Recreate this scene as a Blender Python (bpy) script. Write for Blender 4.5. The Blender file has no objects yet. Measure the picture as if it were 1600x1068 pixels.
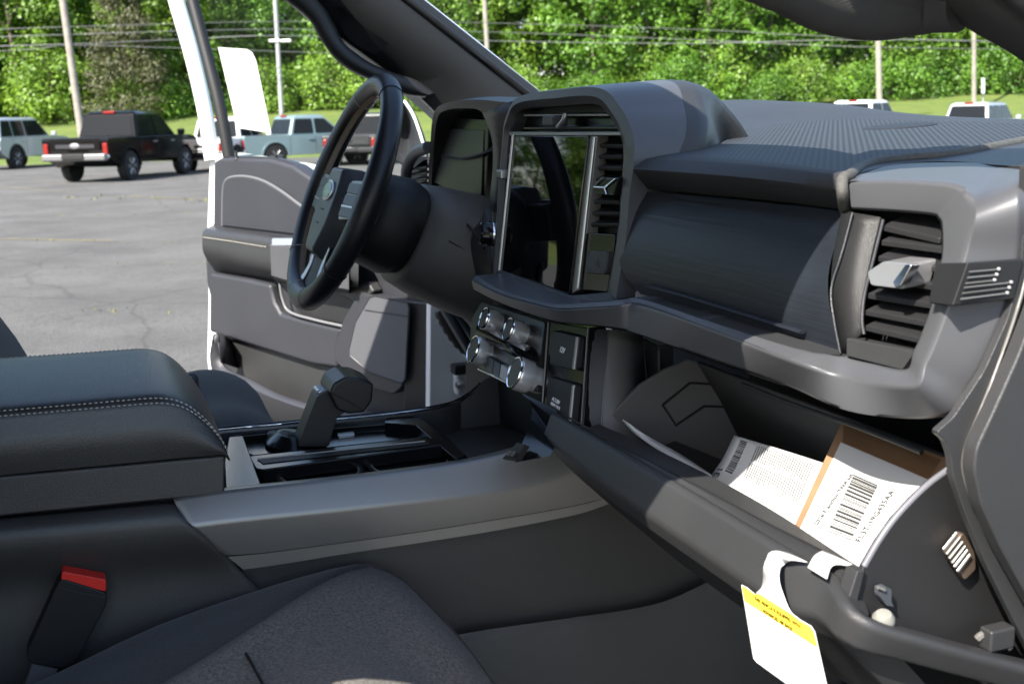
import bpy, bmesh, math, random
import numpy as np
from mathutils import Vector, Matrix

# ---------------------------------------------------------------- camera
# Truck axes: X forward, Y to the driver's side, Z up from the ground, metres.
sc = bpy.context.scene
COL = sc.collection
CAM = np.array([-0.565, -1.33, 1.55])
FPX, PW, PH = 1750.0, 1600.0, 1068.0
YAW, PITCH, ROLL = math.radians(20.8), math.atan(359 / 1750), math.radians(-1.5)
FWD = np.array([math.sin(YAW) * math.cos(PITCH), math.cos(YAW) * math.cos(PITCH), -math.sin(PITCH)])
_r = np.cross(FWD, [0, 0, 1.0]); _r /= np.linalg.norm(_r)
_u = np.cross(_r, FWD)
RGT = _r * math.cos(ROLL) + _u * math.sin(ROLL)
UPV = -_r * math.sin(ROLL) + _u * math.cos(ROLL)
cam_data = bpy.data.cameras.new('camera')
cam = bpy.data.objects.new('camera', cam_data); COL.objects.link(cam)
m3 = Matrix((RGT, UPV, -FWD)).transposed()
cam.matrix_world = Matrix.Translation(Vector(CAM)) @ m3.to_4x4()
cam_data.sensor_width = 36.0
cam_data.lens = 36.0 * FPX / PW
cam_data.clip_start = 0.02; cam_data.clip_end = 3000
cam_data.dof.use_dof = True; cam_data.dof.focus_distance = 1.2; cam_data.dof.aperture_fstop = 13
sc.camera = cam

# ---------------------------------------------------------------- light
SUN = Vector((0.60, 0.375, -0.72)).normalized()          # way the sunlight travels
world = bpy.data.worlds.new('World'); sc.world = world; world.use_nodes = True
wn = world.node_tree
bg = wn.nodes['Background']; bg.inputs['Strength'].default_value = 0.11
sky = wn.nodes.new('ShaderNodeTexSky'); sky.sky_type = 'NISHITA'; sky.sun_disc = False
sky.dust_density = 1.6; sky.ozone_density = 1.0; sky.sun_elevation = math.asin(-SUN.z); sky.sun_rotation = math.atan2(-SUN.x, -SUN.y)
wn.links.new(sky.outputs[0], bg.inputs['Color'])
sd = bpy.data.lights.new('sun', 'SUN'); sd.energy = 4.2; sd.angle = math.radians(0.5); sd.color = (1, 0.94, 0.84)
sun = bpy.data.objects.new('sun', sd); COL.objects.link(sun); sun.rotation_euler = SUN.to_track_quat('-Z', 'Y').to_euler()
sun.location = (-10, -20, 40)
vs = sc.view_settings; vs.view_transform = 'Standard'; vs.look = 'None'; vs.gamma = 1; vs.exposure = 1.75
sc.cycles.use_denoising = True; sc.cycles.max_bounces = 8; sc.cycles.diffuse_bounces = 4
sc.cycles.glossy_bounces = 4; sc.cycles.transmission_bounces = 6; sc.cycles.transparent_max_bounces = 12
sc.cycles.sample_clamp_indirect = 6; sc.cycles.caustics_reflective = False; sc.cycles.caustics_refractive = False

# ---------------------------------------------------------------- helpers
rnd = random.Random(7)
def V(*a): return Vector(a)
def ray(x, y): return FWD + RGT * ((x - 800) / FPX) - UPV * ((y - 534) / FPX)
def Q(x, y, X=None, Y=None, Z=None):
    """Point of the place seen at photo pixel x, y that lies on the plane X=, Y= or Z=."""
    ax, v = (0, X) if X is not None else ((1, Y) if Y is not None else (2, Z))
    d = ray(x, y); return Vector(CAM + d * ((v - CAM[ax]) / d[ax]))
def QP(x, y, p, n):
    """the same on the plane through p with normal n"""
    d = ray(x, y); n = np.array(n, float); return Vector(CAM + d * (((np.array(p) - CAM) @ n) / (d @ n)))
def QS(x, y, x0, k, z0):
    """the same on a dash plane that leans forward: X = x0 + k (z - z0)"""
    return QP(x, y, (x0, 0, z0), (1, 0, -k))
def tag(o, label=None, cat=None, group=None, kind=None):
    if label: o['label'] = label
    if cat: o['category'] = cat
    if group: o['group'] = group
    if kind: o['kind'] = kind
    return o
def empty(name, loc=(0, 0, 0), rz=0, parent=None):
    o = bpy.data.objects.new(name, None); COL.objects.link(o); o.location = loc; o.rotation_euler = (0, 0, rz)
    o.empty_display_size = .1; o.parent = parent; return o
def mesh_obj(name, verts, faces, mat, parent=None, smooth=True, bevel=0, seg=2, subsurf=0, solid=0, off=0, sharp=35, fix=True):
    me = bpy.data.meshes.new(name); me.from_pydata([tuple(v) for v in verts], [], faces)
    if fix:
        bm = bmesh.new(); bm.from_mesh(me); bmesh.ops.recalc_face_normals(bm, faces=bm.faces); bm.to_mesh(me); bm.free()
    o = bpy.data.objects.new(name, me); COL.objects.link(o); o.parent = parent
    if mat is not None: me.materials.append(mat)
    finish(o, smooth, bevel, seg, subsurf, solid, off, sharp); return o
def finish(o, smooth=True, bevel=0, seg=2, subsurf=0, solid=0, off=0, sharp=35):
    me = o.data
    if smooth:
        for p in me.polygons: p.use_smooth = True
        me.set_sharp_from_angle(angle=math.radians(sharp))
    if solid:
        s = o.modifiers.new('s', 'SOLIDIFY'); s.thickness = solid; s.offset = off
    if bevel:
        b = o.modifiers.new('b', 'BEVEL'); b.width = bevel; b.segments = seg; b.limit_method = 'ANGLE'; b.angle_limit = math.radians(30); b.harden_normals = smooth
    if subsurf:
        s = o.modifiers.new('u', 'SUBSURF'); s.levels = subsurf; s.render_levels = subsurf
def cr(pts, n, closed=False):
    """n points along a Catmull-Rom curve through pts, evenly by span length"""
    P = [np.array(p, float) for p in pts]; m = len(P)
    if m == 2: return [Vector(P[0] + (P[1] - P[0]) * i / (n - 1)) for i in range(n)]
    g = (lambda i: P[i % m]) if closed else (lambda i: P[i] if 0 <= i < m else (2 * P[0] - P[1] if i < 0 else 2 * P[-1] - P[-2]))
    spans = m if closed else m - 1
    L = [np.linalg.norm(g(i + 1) - g(i)) ** .5 + 1e-9 for i in range(spans)]; T = np.concatenate([[0], np.cumsum(L)])
    out = []
    for j in range(n):
        t = T[-1] * (j / n if closed else j / (n - 1)); i = min(int(np.searchsorted(T, t, 'right') - 1), spans - 1)
        u = (t - T[i]) / L[i]
        a, b, c, d = g(i - 1), g(i), g(i + 1), g(i + 2)
        sc_ab, sc_cd = L[i], L[i]
        m1 = (c - a) / ((L[i - 1] if (i > 0 or closed) else L[i]) + L[i]) * L[i]
        m2 = (d - b) / (L[i] + (L[(i + 1) % spans] if (i + 1 < spans or closed) else L[i])) * L[i]
        u2, u3 = u * u, u ** 3
        out.append(Vector((2 * u3 - 3 * u2 + 1) * b + (u3 - 2 * u2 + u) * m1 + (-2 * u3 + 3 * u2) * c + (u3 - u2) * m2))
    return out
def cru(pts, n):
    """Catmull-Rom by index, so that rows with matching stations stay in step"""
    P = [np.array(p, float) for p in pts]; m = len(P); out = []
    g = lambda i: P[i] if 0 <= i < m else (2 * P[0] - P[1] if i < 0 else 2 * P[-1] - P[-2])
    for j in range(n):
        t = (m - 1) * j / (n - 1); i = min(int(t), m - 2); u = t - i; a, b, c, d = g(i - 1), g(i), g(i + 1), g(i + 2)
        out.append(Vector(.5 * (2 * b + (c - a) * u + (2 * a - 5 * b + 4 * c - d) * u * u + (3 * b - a - 3 * c + d) * u ** 3)))
    return out
def lin(pts, n):
    """n points along a straight polyline"""
    P = [np.array(p, float) for p in pts]; L = [np.linalg.norm(b - a) for a, b in zip(P, P[1:])]; T = np.concatenate([[0], np.cumsum(L)])
    return [Vector([float(np.interp(T[-1] * j / (n - 1), T, [p[k] for p in P])) for k in range(3)]) for j in range(n)]
def sheet(name, rows, mat, parent=None, nu=0, nv=0, solid=0, off=0, bevel=0, close=False, smooth=True, sharp=50, caps=False, fix=True, seg=2):
    """grid surface through rows of points; nu, nv resample smoothly along and across the rows"""
    if nu: rows = [cr(r, nu) for r in rows]
    if nv: rows = [list(r) for r in zip(*[cr(c, nv) for c in zip(*rows)])]
    n, m = len(rows), len(rows[0]); vs_ = [p for r in rows for p in r]; fs = []
    for i in range(n - 1):
        for j in range(m if close else m - 1):
            k = (j + 1) % m; fs.append((i * m + j, i * m + k, (i + 1) * m + k, (i + 1) * m + j))
    if caps: fs += [tuple(range(m)), tuple((n - 1) * m + j for j in range(m))]
    return mesh_obj(name, vs_, fs, mat, parent, smooth=smooth, solid=solid, off=off, bevel=bevel, sharp=sharp, fix=fix, seg=seg)
def slab(name, poly, vec, mat, parent=None, bevel=.002, seg=2, smooth=True):
    """flat outline given a thickness along vec"""
    n = len(poly); v = Vector(vec); vs_ = [Vector(p) for p in poly] + [Vector(p) + v for p in poly]
    fs = [tuple(range(n)), tuple(range(n, 2 * n))] + [(i, (i + 1) % n, n + (i + 1) % n, n + i) for i in range(n)]
    return mesh_obj(name, vs_, fs, mat, parent, bevel=bevel, seg=seg, smooth=smooth)
def rounded(poly, r, n=4):
    """round the corners of a 3-D outline"""
    out = []; m = len(poly); P = [Vector(p) for p in poly]
    for i in range(m):
        a, b, c = P[i - 1], P[i], P[(i + 1) % m]; ri = r[i] if isinstance(r, (list, tuple)) else r
        if ri <= 0: out.append(b); continue
        d1, d2 = (a - b), (c - b); q = min(ri, d1.length * .49, d2.length * .49)
        s, e = b + d1.normalized() * q, b + d2.normalized() * q
        for k in range(n + 1):
            t = k / n; out.append(s * (1 - t) ** 2 + b * 2 * t * (1 - t) + e * t * t)
    return out
def frame_of(path, i, closed):
    n = len(path); a = path[(i - 1) % n] if (closed or i > 0) else path[i]; b = path[(i + 1) % n] if (closed or i < n - 1) else path[i]
    return (b - a).normalized()
def tube(name, path, r, mat, parent=None, n=10, closed=False, flat=1.0, up=None, caps=True, smooth=True):
    path = [Vector(p) for p in path]; vs_ = []; fs = []; u = None
    for i, p in enumerate(path):
        t = frame_of(path, i, closed)
        if up is not None: u = (Vector(up) - t * Vector(up).dot(t)).normalized()
        elif u is None:
            h = Vector((0, 0, 1)) if abs(t.z) < .9 else Vector((1, 0, 0)); u = (h - t * h.dot(t)).normalized()
        else: u = (u - t * u.dot(t)).normalized()
        w = t.cross(u); ri = r[i] if isinstance(r, (list, tuple)) else r
        for k in range(n):
            a = 2 * math.pi * k / n; vs_.append(p + u * math.cos(a) * ri * flat + w * math.sin(a) * ri)
    m = len(path)
    for i in range(m if closed else m - 1):
        for k in range(n):
            fs.append((i * n + k, i * n + (k + 1) % n, ((i + 1) % m) * n + (k + 1) % n, ((i + 1) % m) * n + k))
    if caps and not closed: fs += [tuple(range(n)), tuple((m - 1) * n + k for k in range(n))]
    return mesh_obj(name, vs_, fs, mat, parent, smooth=smooth, sharp=60)
def basis_for(axis, up=(0, 0, 1)):
    a = Vector(axis).normalized(); u = Vector(up); u = (u - a * u.dot(a))
    if u.length < 1e-4: u = Vector((1, 0, 0)) - a * a.x
    u.normalize(); return a, u, a.cross(u)
def lathe(name, prof, org, axis, mat, parent=None, n=32, up=(0, 0, 1), knurl=0, knurl_rows=(), sx=1, sharp=35, caps=(1, 1)):
    """profile of (radius, height) turned about axis"""
    a, u, w = basis_for(axis, up); o = Vector(org); vs_ = []; fs = []
    for i, (r, h) in enumerate(prof):
        for k in range(n):
            an = 2 * math.pi * k / n; rr = r * (1 - (knurl if (i in knurl_rows and k % 2) else 0))
            vs_.append(o + a * h + u * math.cos(an) * rr + w * math.sin(an) * rr * sx)
    for i in range(len(prof) - 1):
        for k in range(n): fs.append((i * n + k, i * n + (k + 1) % n, (i + 1) * n + (k + 1) % n, (i + 1) * n + k))
    fs += [f for f, c in zip((tuple(range(n)), tuple((len(prof) - 1) * n + k for k in range(n))), caps) if c]
    return mesh_obj(name, vs_, fs, mat, parent, sharp=sharp)
def box(name, c, size, mat, parent=None, axes=None, bevel=.002, seg=2, taper=1.0):
    c = Vector(c); ax = [Vector(a).normalized() for a in axes] if axes else [V(1, 0, 0), V(0, 1, 0), V(0, 0, 1)]
    vs_ = []
    for z in (-.5, .5):
        t = taper if z > 0 else 1
        for x, y in ((-.5, -.5), (.5, -.5), (.5, .5), (-.5, .5)): vs_.append(c + ax[0] * x * size[0] * t + ax[1] * y * size[1] * t + ax[2] * z * size[2])
    return mesh_obj(name, vs_, [(0, 1, 2, 3), (4, 5, 6, 7), (0, 1, 5, 4), (1, 2, 6, 5), (2, 3, 7, 6), (3, 0, 4, 7)], mat, parent, bevel=bevel, seg=seg)
def text(name, body, org, xd, yd, size, mat, parent=None, depth=.0002, lift=.0004, align='CENTER', bold=0, fit=None):
    cu = bpy.data.curves.new(name, 'FONT'); cu.body = body; cu.size = size; cu.extrude = depth; cu.align_x = align; cu.align_y = 'CENTER'; cu.offset = bold; cu.resolution_u = 3
    t = bpy.data.objects.new(name, cu); COL.objects.link(t)
    x = Vector(xd).normalized(); y = Vector(yd); y = (y - x * y.dot(x)).normalized(); z = x.cross(y)
    M = Matrix((x, y, z)).transposed().to_4x4(); M.translation = Vector(org) + z * lift
    dg = bpy.context.evaluated_depsgraph_get(); me = bpy.data.meshes.new_from_object(t.evaluated_get(dg))
    if fit:
        xs_ = [v.co.x for v in me.vertices]; k_ = fit / (max(xs_) - min(xs_)); me.transform(Matrix.Diagonal((k_, k_, 1, 1)))
    me.transform(M)
    bpy.data.objects.remove(t); bpy.data.curves.remove(cu)
    o = bpy.data.objects.new(name, me); COL.objects.link(o); o.parent = parent; me.materials.clear(); me.materials.append(mat); return o
def multi(name, boxes_, mat, parent=None):
    """several flat quads (printed bars) as one mesh"""
    vs_, fs = [], []
    for q in boxes_:
        k = len(vs_); vs_ += q; fs.append((k, k + 1, k + 2, k + 3))
    return mesh_obj(name, vs_, fs, mat, parent, smooth=False, fix=False)
def copy_tree(o, parent=None):
    c = o.copy(); COL.objects.link(c); c.parent = parent
    for ch in list(o.children): copy_tree(ch, c)
    return c

# ---------------------------------------------------------------- materials
MATS = {}
def mat(name, col, rough=.5, metal=0.0, bump=0.0, bscale=300, kind='noise', vary=0.0, vscale=8, spec=.5, coat=0.0, sheen=0.0, dust=0.0, col2=None, trans=0.0, ior=1.45):
    if name in MATS: return MATS[name]
    m = bpy.data.materials.new(name); m.use_nodes = True; nt = m.node_tree; b = nt.nodes['Principled BSDF']; L = nt.links.new
    b.inputs['Base Color'].default_value = (*col, 1); b.inputs['Roughness'].default_value = rough; b.inputs['Metallic'].default_value = metal
    b.inputs['Specular IOR Level'].default_value = spec; b.inputs['Coat Weight'].default_value = coat; b.inputs['Sheen Weight'].default_value = sheen
    b.inputs['Transmission Weight'].default_value = trans; b.inputs['IOR'].default_value = ior
    tc = nt.nodes.new('ShaderNodeTexCoord')
    def noise(scale, detail=3, rough_=.55):
        n = nt.nodes.new('ShaderNodeTexNoise'); n.inputs['Scale'].default_value = scale; n.inputs['Detail'].default_value = detail; n.inputs['Roughness'].default_value = rough_
        L(tc.outputs['Object'], n.inputs['Vector']); return n
    if vary or dust or col2:
        n = noise(vscale, 5, .6); mx = nt.nodes.new('ShaderNodeMix'); mx.data_type = 'RGBA'
        c2 = col2 if col2 else tuple(min(1, c * (1 + vary)) for c in col)
        mx.inputs['A'].default_value = (*(col if col2 else tuple(c * (1 - vary) for c in col)), 1); mx.inputs['B'].default_value = (*c2, 1)
        rp = nt.nodes.new('ShaderNodeMapRange'); rp.inputs['From Min'].default_value = .35; rp.inputs['From Max'].default_value = .65
        L(n.outputs['Fac'], rp.inputs['Value']); L(rp.outputs[0], mx.inputs['Factor']); src = mx.outputs['Result']
        if dust:
            s = noise(900, 2, .5); cr_ = nt.nodes.new('ShaderNodeMapRange'); cr_.inputs['From Min'].default_value = .70; cr_.inputs['From Max'].default_value = .78; cr_.inputs['To Max'].default_value = dust
            L(s.outputs['Fac'], cr_.inputs['Value']); m2 = nt.nodes.new('ShaderNodeMix'); m2.data_type = 'RGBA'; m2.inputs['B'].default_value = (.5, .47, .42, 1)
            L(cr_.outputs[0], m2.inputs['Factor']); L(src, m2.inputs['A']); src = m2.outputs['Result']
        L(src, b.inputs['Base Color'])
        r2 = nt.nodes.new('ShaderNodeMapRange'); r2.inputs['To Min'].default_value = rough * .9; r2.inputs['To Max'].default_value = min(1, rough * 1.12)
        L(n.outputs['Fac'], r2.inputs['Value']); L(r2.outputs[0], b.inputs['Roughness'])
    if bump:
        if kind == 'noise': t = noise(bscale, 2); out = t.outputs['Fac']
        elif kind == 'leather':
            t = nt.nodes.new('ShaderNodeTexVoronoi'); t.inputs['Scale'].default_value = bscale; t.feature = 'DISTANCE_TO_EDGE'; L(tc.outputs['Object'], t.inputs['Vector']); out = t.outputs['Distance']
        elif kind == 'weave':
            a = nt.nodes.new('ShaderNodeTexWave'); a.inputs['Scale'].default_value = bscale; a.inputs['Distortion'].default_value = 1.2; a.inputs['Detail'].default_value = 2; L(tc.outputs['Object'], a.inputs['Vector'])
            c = nt.nodes.new('ShaderNodeTexWave'); c.bands_direction = 'Y'; c.inputs['Scale'].default_value = bscale; c.inputs['Distortion'].default_value = 1.2; L(tc.outputs['Object'], c.inputs['Vector'])
            mm = nt.nodes.new('ShaderNodeMath'); mm.operation = 'MULTIPLY'; L(a.outputs['Fac'], mm.inputs[0]); L(c.outputs['Fac'], mm.inputs[1]); out = mm.outputs[0]
        elif kind == 'ribs':
            a = nt.nodes.new('ShaderNodeTexWave'); a.bands_direction = 'Y'; a.inputs['Scale'].default_value = bscale; a.inputs['Distortion'].default_value = .15; L(tc.outputs['Object'], a.inputs['Vector'])
            c = nt.nodes.new('ShaderNodeTexWave'); c.bands_direction = 'X'; c.inputs['Scale'].default_value = bscale * .8; L(tc.outputs['Object'], c.inputs['Vector'])
            mm = nt.nodes.new('ShaderNodeMath'); mm.operation = 'MAXIMUM'; L(a.outputs['Fac'], mm.inputs[0]); L(c.outputs['Fac'], mm.inputs[1]); out = mm.outputs[0]
        elif kind == 'brush':
            mp = nt.nodes.new('ShaderNodeMapping'); mp.inputs['Scale'].default_value = (1, .04, 1); L(tc.outputs['Object'], mp.inputs['Vector'])
            t = nt.nodes.new('ShaderNodeTexNoise'); t.inputs['Scale'].default_value = bscale; t.inputs['Detail'].default_value = 4; L(mp.outputs[0], t.inputs['Vector']); out = t.outputs['Fac']
        bp = nt.nodes.new('ShaderNodeBump'); bp.inputs['Strength'].default_value = bump; bp.inputs['Distance'].default_value = .0016 if kind == 'ribs' else .0012
        L(out, bp.inputs['Height']); L(bp.outputs[0], b.inputs['Normal'])
    MATS[name] = m; return m
def glass_mat(name, tint, refl=1.0):
    """thin pane: clear through with a mirror share by angle"""
    m = bpy.data.materials.new(name); m.use_nodes = True; nt = m.node_tree; nt.nodes.clear(); L = nt.links.new
    o = nt.nodes.new('ShaderNodeOutputMaterial'); t = nt.nodes.new('ShaderNodeBsdfTransparent'); t.inputs[0].default_value = (*tint, 1)
    g = nt.nodes.new('ShaderNodeBsdfGlossy'); g.inputs['Roughness'].default_value = .01; lw = nt.nodes.new('ShaderNodeLayerWeight'); lw.inputs[0].default_value = .5; pw = nt.nodes.new('ShaderNodeMath'); pw.operation = 'POWER'; pw.inputs[1].default_value = 4; fr = nt.nodes.new('ShaderNodeMath'); fr.operation = 'MULTIPLY_ADD'; fr.inputs[1].default_value = .8; fr.inputs[2].default_value = .04; L(lw.outputs['Facing'], pw.inputs[0]); L(pw.outputs[0], fr.inputs[0])
    mx = nt.nodes.new('ShaderNodeMixShader'); mu = nt.nodes.new('ShaderNodeMath'); mu.operation = 'MULTIPLY'; mu.inputs[1].default_value = refl
    L(fr.outputs[0], mu.inputs[0]); L(mu.outputs[0], mx.inputs[0]); L(t.outputs[0], mx.inputs[1]); L(g.outputs[0], mx.inputs[2]); L(mx.outputs[0], o.inputs[0]); return m

M_dark = mat('dark_grained_plastic', (.018, .018, .019), .42, bump=.3, bscale=1100, kind='leather', vary=.12, vscale=6)
M_dark2 = mat('charcoal_plastic', (.030, .0305, .032), .42, bump=.3, bscale=1100, kind='leather', vary=.1, vscale=6)
M_mid = mat('grey_door_plastic', (.030, .031, .037), .44, bump=.25, bscale=900, kind='leather', vary=.08, vscale=5)
M_silver = mat('satin_silver_trim', (.080, .082, .089), .38, metal=.2, bump=.06, bscale=2500, vary=.05, vscale=4)
M_bar = mat('satin_charcoal_trim', (.27, .26, .242), .36, metal=.65, bump=.06, bscale=2500, vary=.06, vscale=4)
M_gloss = mat('gloss_black_trim', (.006, .0062, .007), .2, spec=.35)
M_soft = mat('warm_charcoal_skin', (.048, .0455, .042), .42, bump=.4, bscale=700, kind='leather', vary=.1, vscale=7, spec=.8)
M_black = mat('matte_black_plastic', (.010, .010, .011), .55, bump=.1, bscale=1200)
M_chrome = mat('polished_chrome', (.72, .73, .75), .14, metal=1.0)
M_satinchrome = mat('satin_chrome', (.46, .465, .475), .30, metal=.75)
M_leather = mat('black_leather', (.034, .034, .034), .40, bump=.35, bscale=420, kind='leather', vary=.12, vscale=5, spec=.9)
M_wheelleather = mat('smooth_black_leather', (.012, .0125, .015), .36, bump=.15, bscale=900, kind='leather', vary=.1, vscale=8)
M_fabric = mat('charcoal_cloth', (.055, .050, .044), .9, bump=.6, bscale=420, kind='weave', col2=(.17, .156, .138), vscale=330, sheen=.15)
M_fabric_d = mat('dark_bolster_cloth', (.018, .018, .019), .9, bump=.5, bscale=520, kind='noise', col2=(.048, .048, .05), vscale=360, sheen=.15)
M_headliner = mat('dark_pillar_fabric', (.045, .044, .043), .85, bump=.4, bscale=600, kind='weave', vary=.1, vscale=60)
M_carpet = mat('black_carpet', (.014, .014, .014), .95, bump=.9, bscale=500, vary=.25, vscale=120)
M_thread = mat('pale_grey_thread', (.48, .45, .38), .7)
M_thread2 = mat('tan_thread', (.42, .33, .25), .7)
M_white = mat('white_truck_paint', (.82, .82, .82), .25, coat=.6)
M_paper = mat('white_paper', (.5, .5, .488), .75, bump=.03, bscale=200)
M_ink = mat('black_ink', (.03, .03, .03), .7)
M_inkgrey = mat('grey_print', (.09, .09, .09), .75)
M_card = mat('brown_cardboard', (.23, .135, .072), .75, bump=.15, bscale=300, vary=.12, vscale=25)
M_yellow = mat('yellow_print', (.90, .72, .05), .7)
M_brownink = mat('dark_yellow_ink', (.10, .06, .005), .7)
M_red = mat('red_button_plastic', (.75, .035, .025), .35)
M_white_ink = mat('white_print', (.8, .8, .8), .5)
M_bluegrey = mat('switch_plastic', (.05, .055, .065), .4)
M_screen = mat('screen_glass', (.004, .004, .005), .02, spec=.6)
M_belt = mat('grey_buckle_stalk', (.12, .12, .125), .55, bump=.1, bscale=500)
def pad_mat():  # light and dark of the embossing painted as colour stripes, without relief
    m = bpy.data.materials.new('painted_emboss_dash_pad'); m.use_nodes = True; nt = m.node_tree; b = nt.nodes['Principled BSDF']; L = nt.links.new; b.inputs['Roughness'].default_value = .6; b.inputs['Specular IOR Level'].default_value = .3
    tc = nt.nodes.new('ShaderNodeTexCoord'); sx = nt.nodes.new('ShaderNodeSeparateXYZ'); L(tc.outputs['Object'], sx.inputs[0])
    def wv(sock, per):
        a = nt.nodes.new('ShaderNodeMath'); a.operation = 'MULTIPLY'; a.inputs[1].default_value = 6.2832 / per; L(sock, a.inputs[0]); c = nt.nodes.new('ShaderNodeMath'); c.operation = 'SINE'; L(a.outputs[0], c.inputs[0]); return c.outputs[0]
    def dirn(a, c):
        d = nt.nodes.new('ShaderNodeVectorMath'); d.operation = 'DOT_PRODUCT'; d.inputs[1].default_value = (a, c, 0); L(tc.outputs['Object'], d.inputs[0]); return d.outputs['Value']
    mx = nt.nodes.new('ShaderNodeMath'); mx.operation = 'MULTIPLY'; mx.inputs[1].default_value = .5; L(wv(dirn(.6, .8), .014), mx.inputs[0])
    ad = nt.nodes.new('ShaderNodeMath'); L(wv(dirn(.8, -.6), .0054), ad.inputs[0]); L(mx.outputs[0], ad.inputs[1])
    rm = nt.nodes.new('ShaderNodeMapRange'); rm.inputs['From Min'].default_value = -.8; rm.inputs['From Max'].default_value = .9; L(ad.outputs[0], rm.inputs['Value'])
    x = nt.nodes.new('ShaderNodeMix'); x.data_type = 'RGBA'; x.inputs['A'].default_value = (.018, .020, .024, 1); x.inputs['B'].default_value = (.043, .049, .057, 1); L(rm.outputs[0], x.inputs['Factor']); L(x.outputs['Result'], b.inputs['Base Color'])
    return m
M_pad = pad_mat()
M_padside = mat('grained_dash_skin', (.026, .026, .028), .55, bump=.5, bscale=900, kind='leather', vary=.12, vscale=9, dust=.12)
M_piping = mat('woven_dash_seam', (.075, .073, .068), .6, bump=.8, bscale=900, kind='noise', vary=.2, vscale=200)
M_brush = mat('brushed_dark_panel', (.012, .0145, .020), .42, bump=.35, bscale=260, kind='brush', vary=.15, vscale=30)
M_glass = glass_mat('clear_window_glass', (.95, .975, .965), .10)
M_sideglass = glass_mat('side_window_glass', (.93, .96, .95), .12)
M_carglass = mat('dark_car_glass', (.010, .012, .014), .06, spec=.14)

# ================================================================ the truck we sit in: shell
TRUCK = tag(empty('pickup_truck'), 'pickup truck cab seen from its open passenger side, charcoal interior, white body', 'pickup truck')
T = TRUCK
def mirror(pts): return [Vector((p[0], -p[1], p[2])) for p in pts]
# roof: inner liner and outer white skin
XR = [-2.05, -1.9, -1.4, -.8, -.42, -.22]
ZR = [1.74, 1.86, 1.905, 1.915, 1.90, 1.862]
rows = []
for x, z in zip(XR, ZR):
    rows.append([V(x, y, z - d) for y, d in ((-.70, .075), (-.62, .02), (-.35, .004), (0, 0), (.35, .004), (.62, .02), (.70, .075))])
sheet('headliner', rows, M_headliner, T, nu=19, nv=19, solid=.02, off=0)
sheet('roof', [[p + V(0, (p.y * .03), .032) for p in r] for r in rows], M_white, T, nu=19, nv=19, solid=.01)
# windscreen and its header
WS = lambda y: .43 - .22 * (y / .72) ** 2          # bowed base line
wrows = []
for t in (0, .25, .5, .75, 1):
    r = []
    for y in (-.70, -.5, -.25, 0, .25, .5, .70):
        r.append(V(.48 - .16 * (y / .7) ** 2, y * 1.02, 1.50).lerp(V(-.20 - .05 * (y / .7) ** 2, y * .92, 1.875 - .03 * (y / .7) ** 2), t))
    wrows.append(r)
sheet('windscreen', wrows, M_glass, T, nu=13, nv=9)
# pillars, driver's side then passenger side
pil_w = [Q(300, -245, Y=.62), Q(615, 0, Y=.66), Q(700, 66, Y=.675), Q(808, 150, Y=.70), Q(930, 245, Y=.71)]
pil_m = [Q(200, -220, Y=.66), Q(385, -70, Y=.69), Q(476, 8, Y=.70), Q(530, 56, Y=.705), Q(588, 98, Y=.71), Q(640, 138, Y=.715), Q(680, 175, Y=.72), Q(800, 300, Y=.73)]
pil_w2 = cr(pil_w, 25); pil_m2 = cr(pil_m, 25)
mid = [a.lerp(b, .5) + V(-.004, -.012, .004) for a, b in zip(pil_w2, pil_m2)]
edge = [a + V(.03, .03, .03) for a in pil_w2]
back = [b + V(.01, .05, .0) for b in pil_m2]
sheet('front_pillar', [edge, pil_w2, mid, pil_m2, back], M_dark, T, sharp=70)
tube('pillar_gasket', [p + V(.012, .006, .012) for p in pil_w2], .007, M_black, T, n=6)
ho_ = cr([Q(x, y, Y=.70) for x, y in ((235, -170), (345, -82), (443, -2), (482, 30), (500, 60), (520, 88), (548, 110), (592, 130), (634, 148), (664, 152))], 40)
hi_ = cr([Q(x, y, Y=.70) for x, y in ((310, -170), (410, -82), (496, -8), (519, 30), (537, 66), (560, 86), (586, 102), (622, 116), (652, 126), (680, 146))], 40)
def hrow(t, o): return [a.lerp(b, t) + V(-.25, -1, .1) * o for a, b in zip(ho_, hi_)]
sheet('grab_handle', [hrow(.03, -.02), hrow(0, 0), hrow(.06, .010), hrow(.35, .017), hrow(.75, .015), hrow(.96, .008), hrow(1, 0), hrow(.97, -.02)], M_dark, T, sharp=60, close=False)
sheet('handle_recess', [cr([Q(523, 14, Y=.69), Q(545, 62, Y=.70), Q(600, 92, Y=.705), Q(648, 112, Y=.71)], 14), cr([Q(532, 10, Y=.672), Q(572, 44, Y=.68), Q(625, 80, Y=.69), Q(655, 102, Y=.70)], 14)], M_black, T)
# outside face of the driver's front pillar and the cowl side, white
sheet('pillar_skin', [[p + V(.05, .075, .03) for p in pil_w2], [p + V(.04, .13, -.02) for p in pil_m2]], M_white, T, solid=.01)
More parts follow.
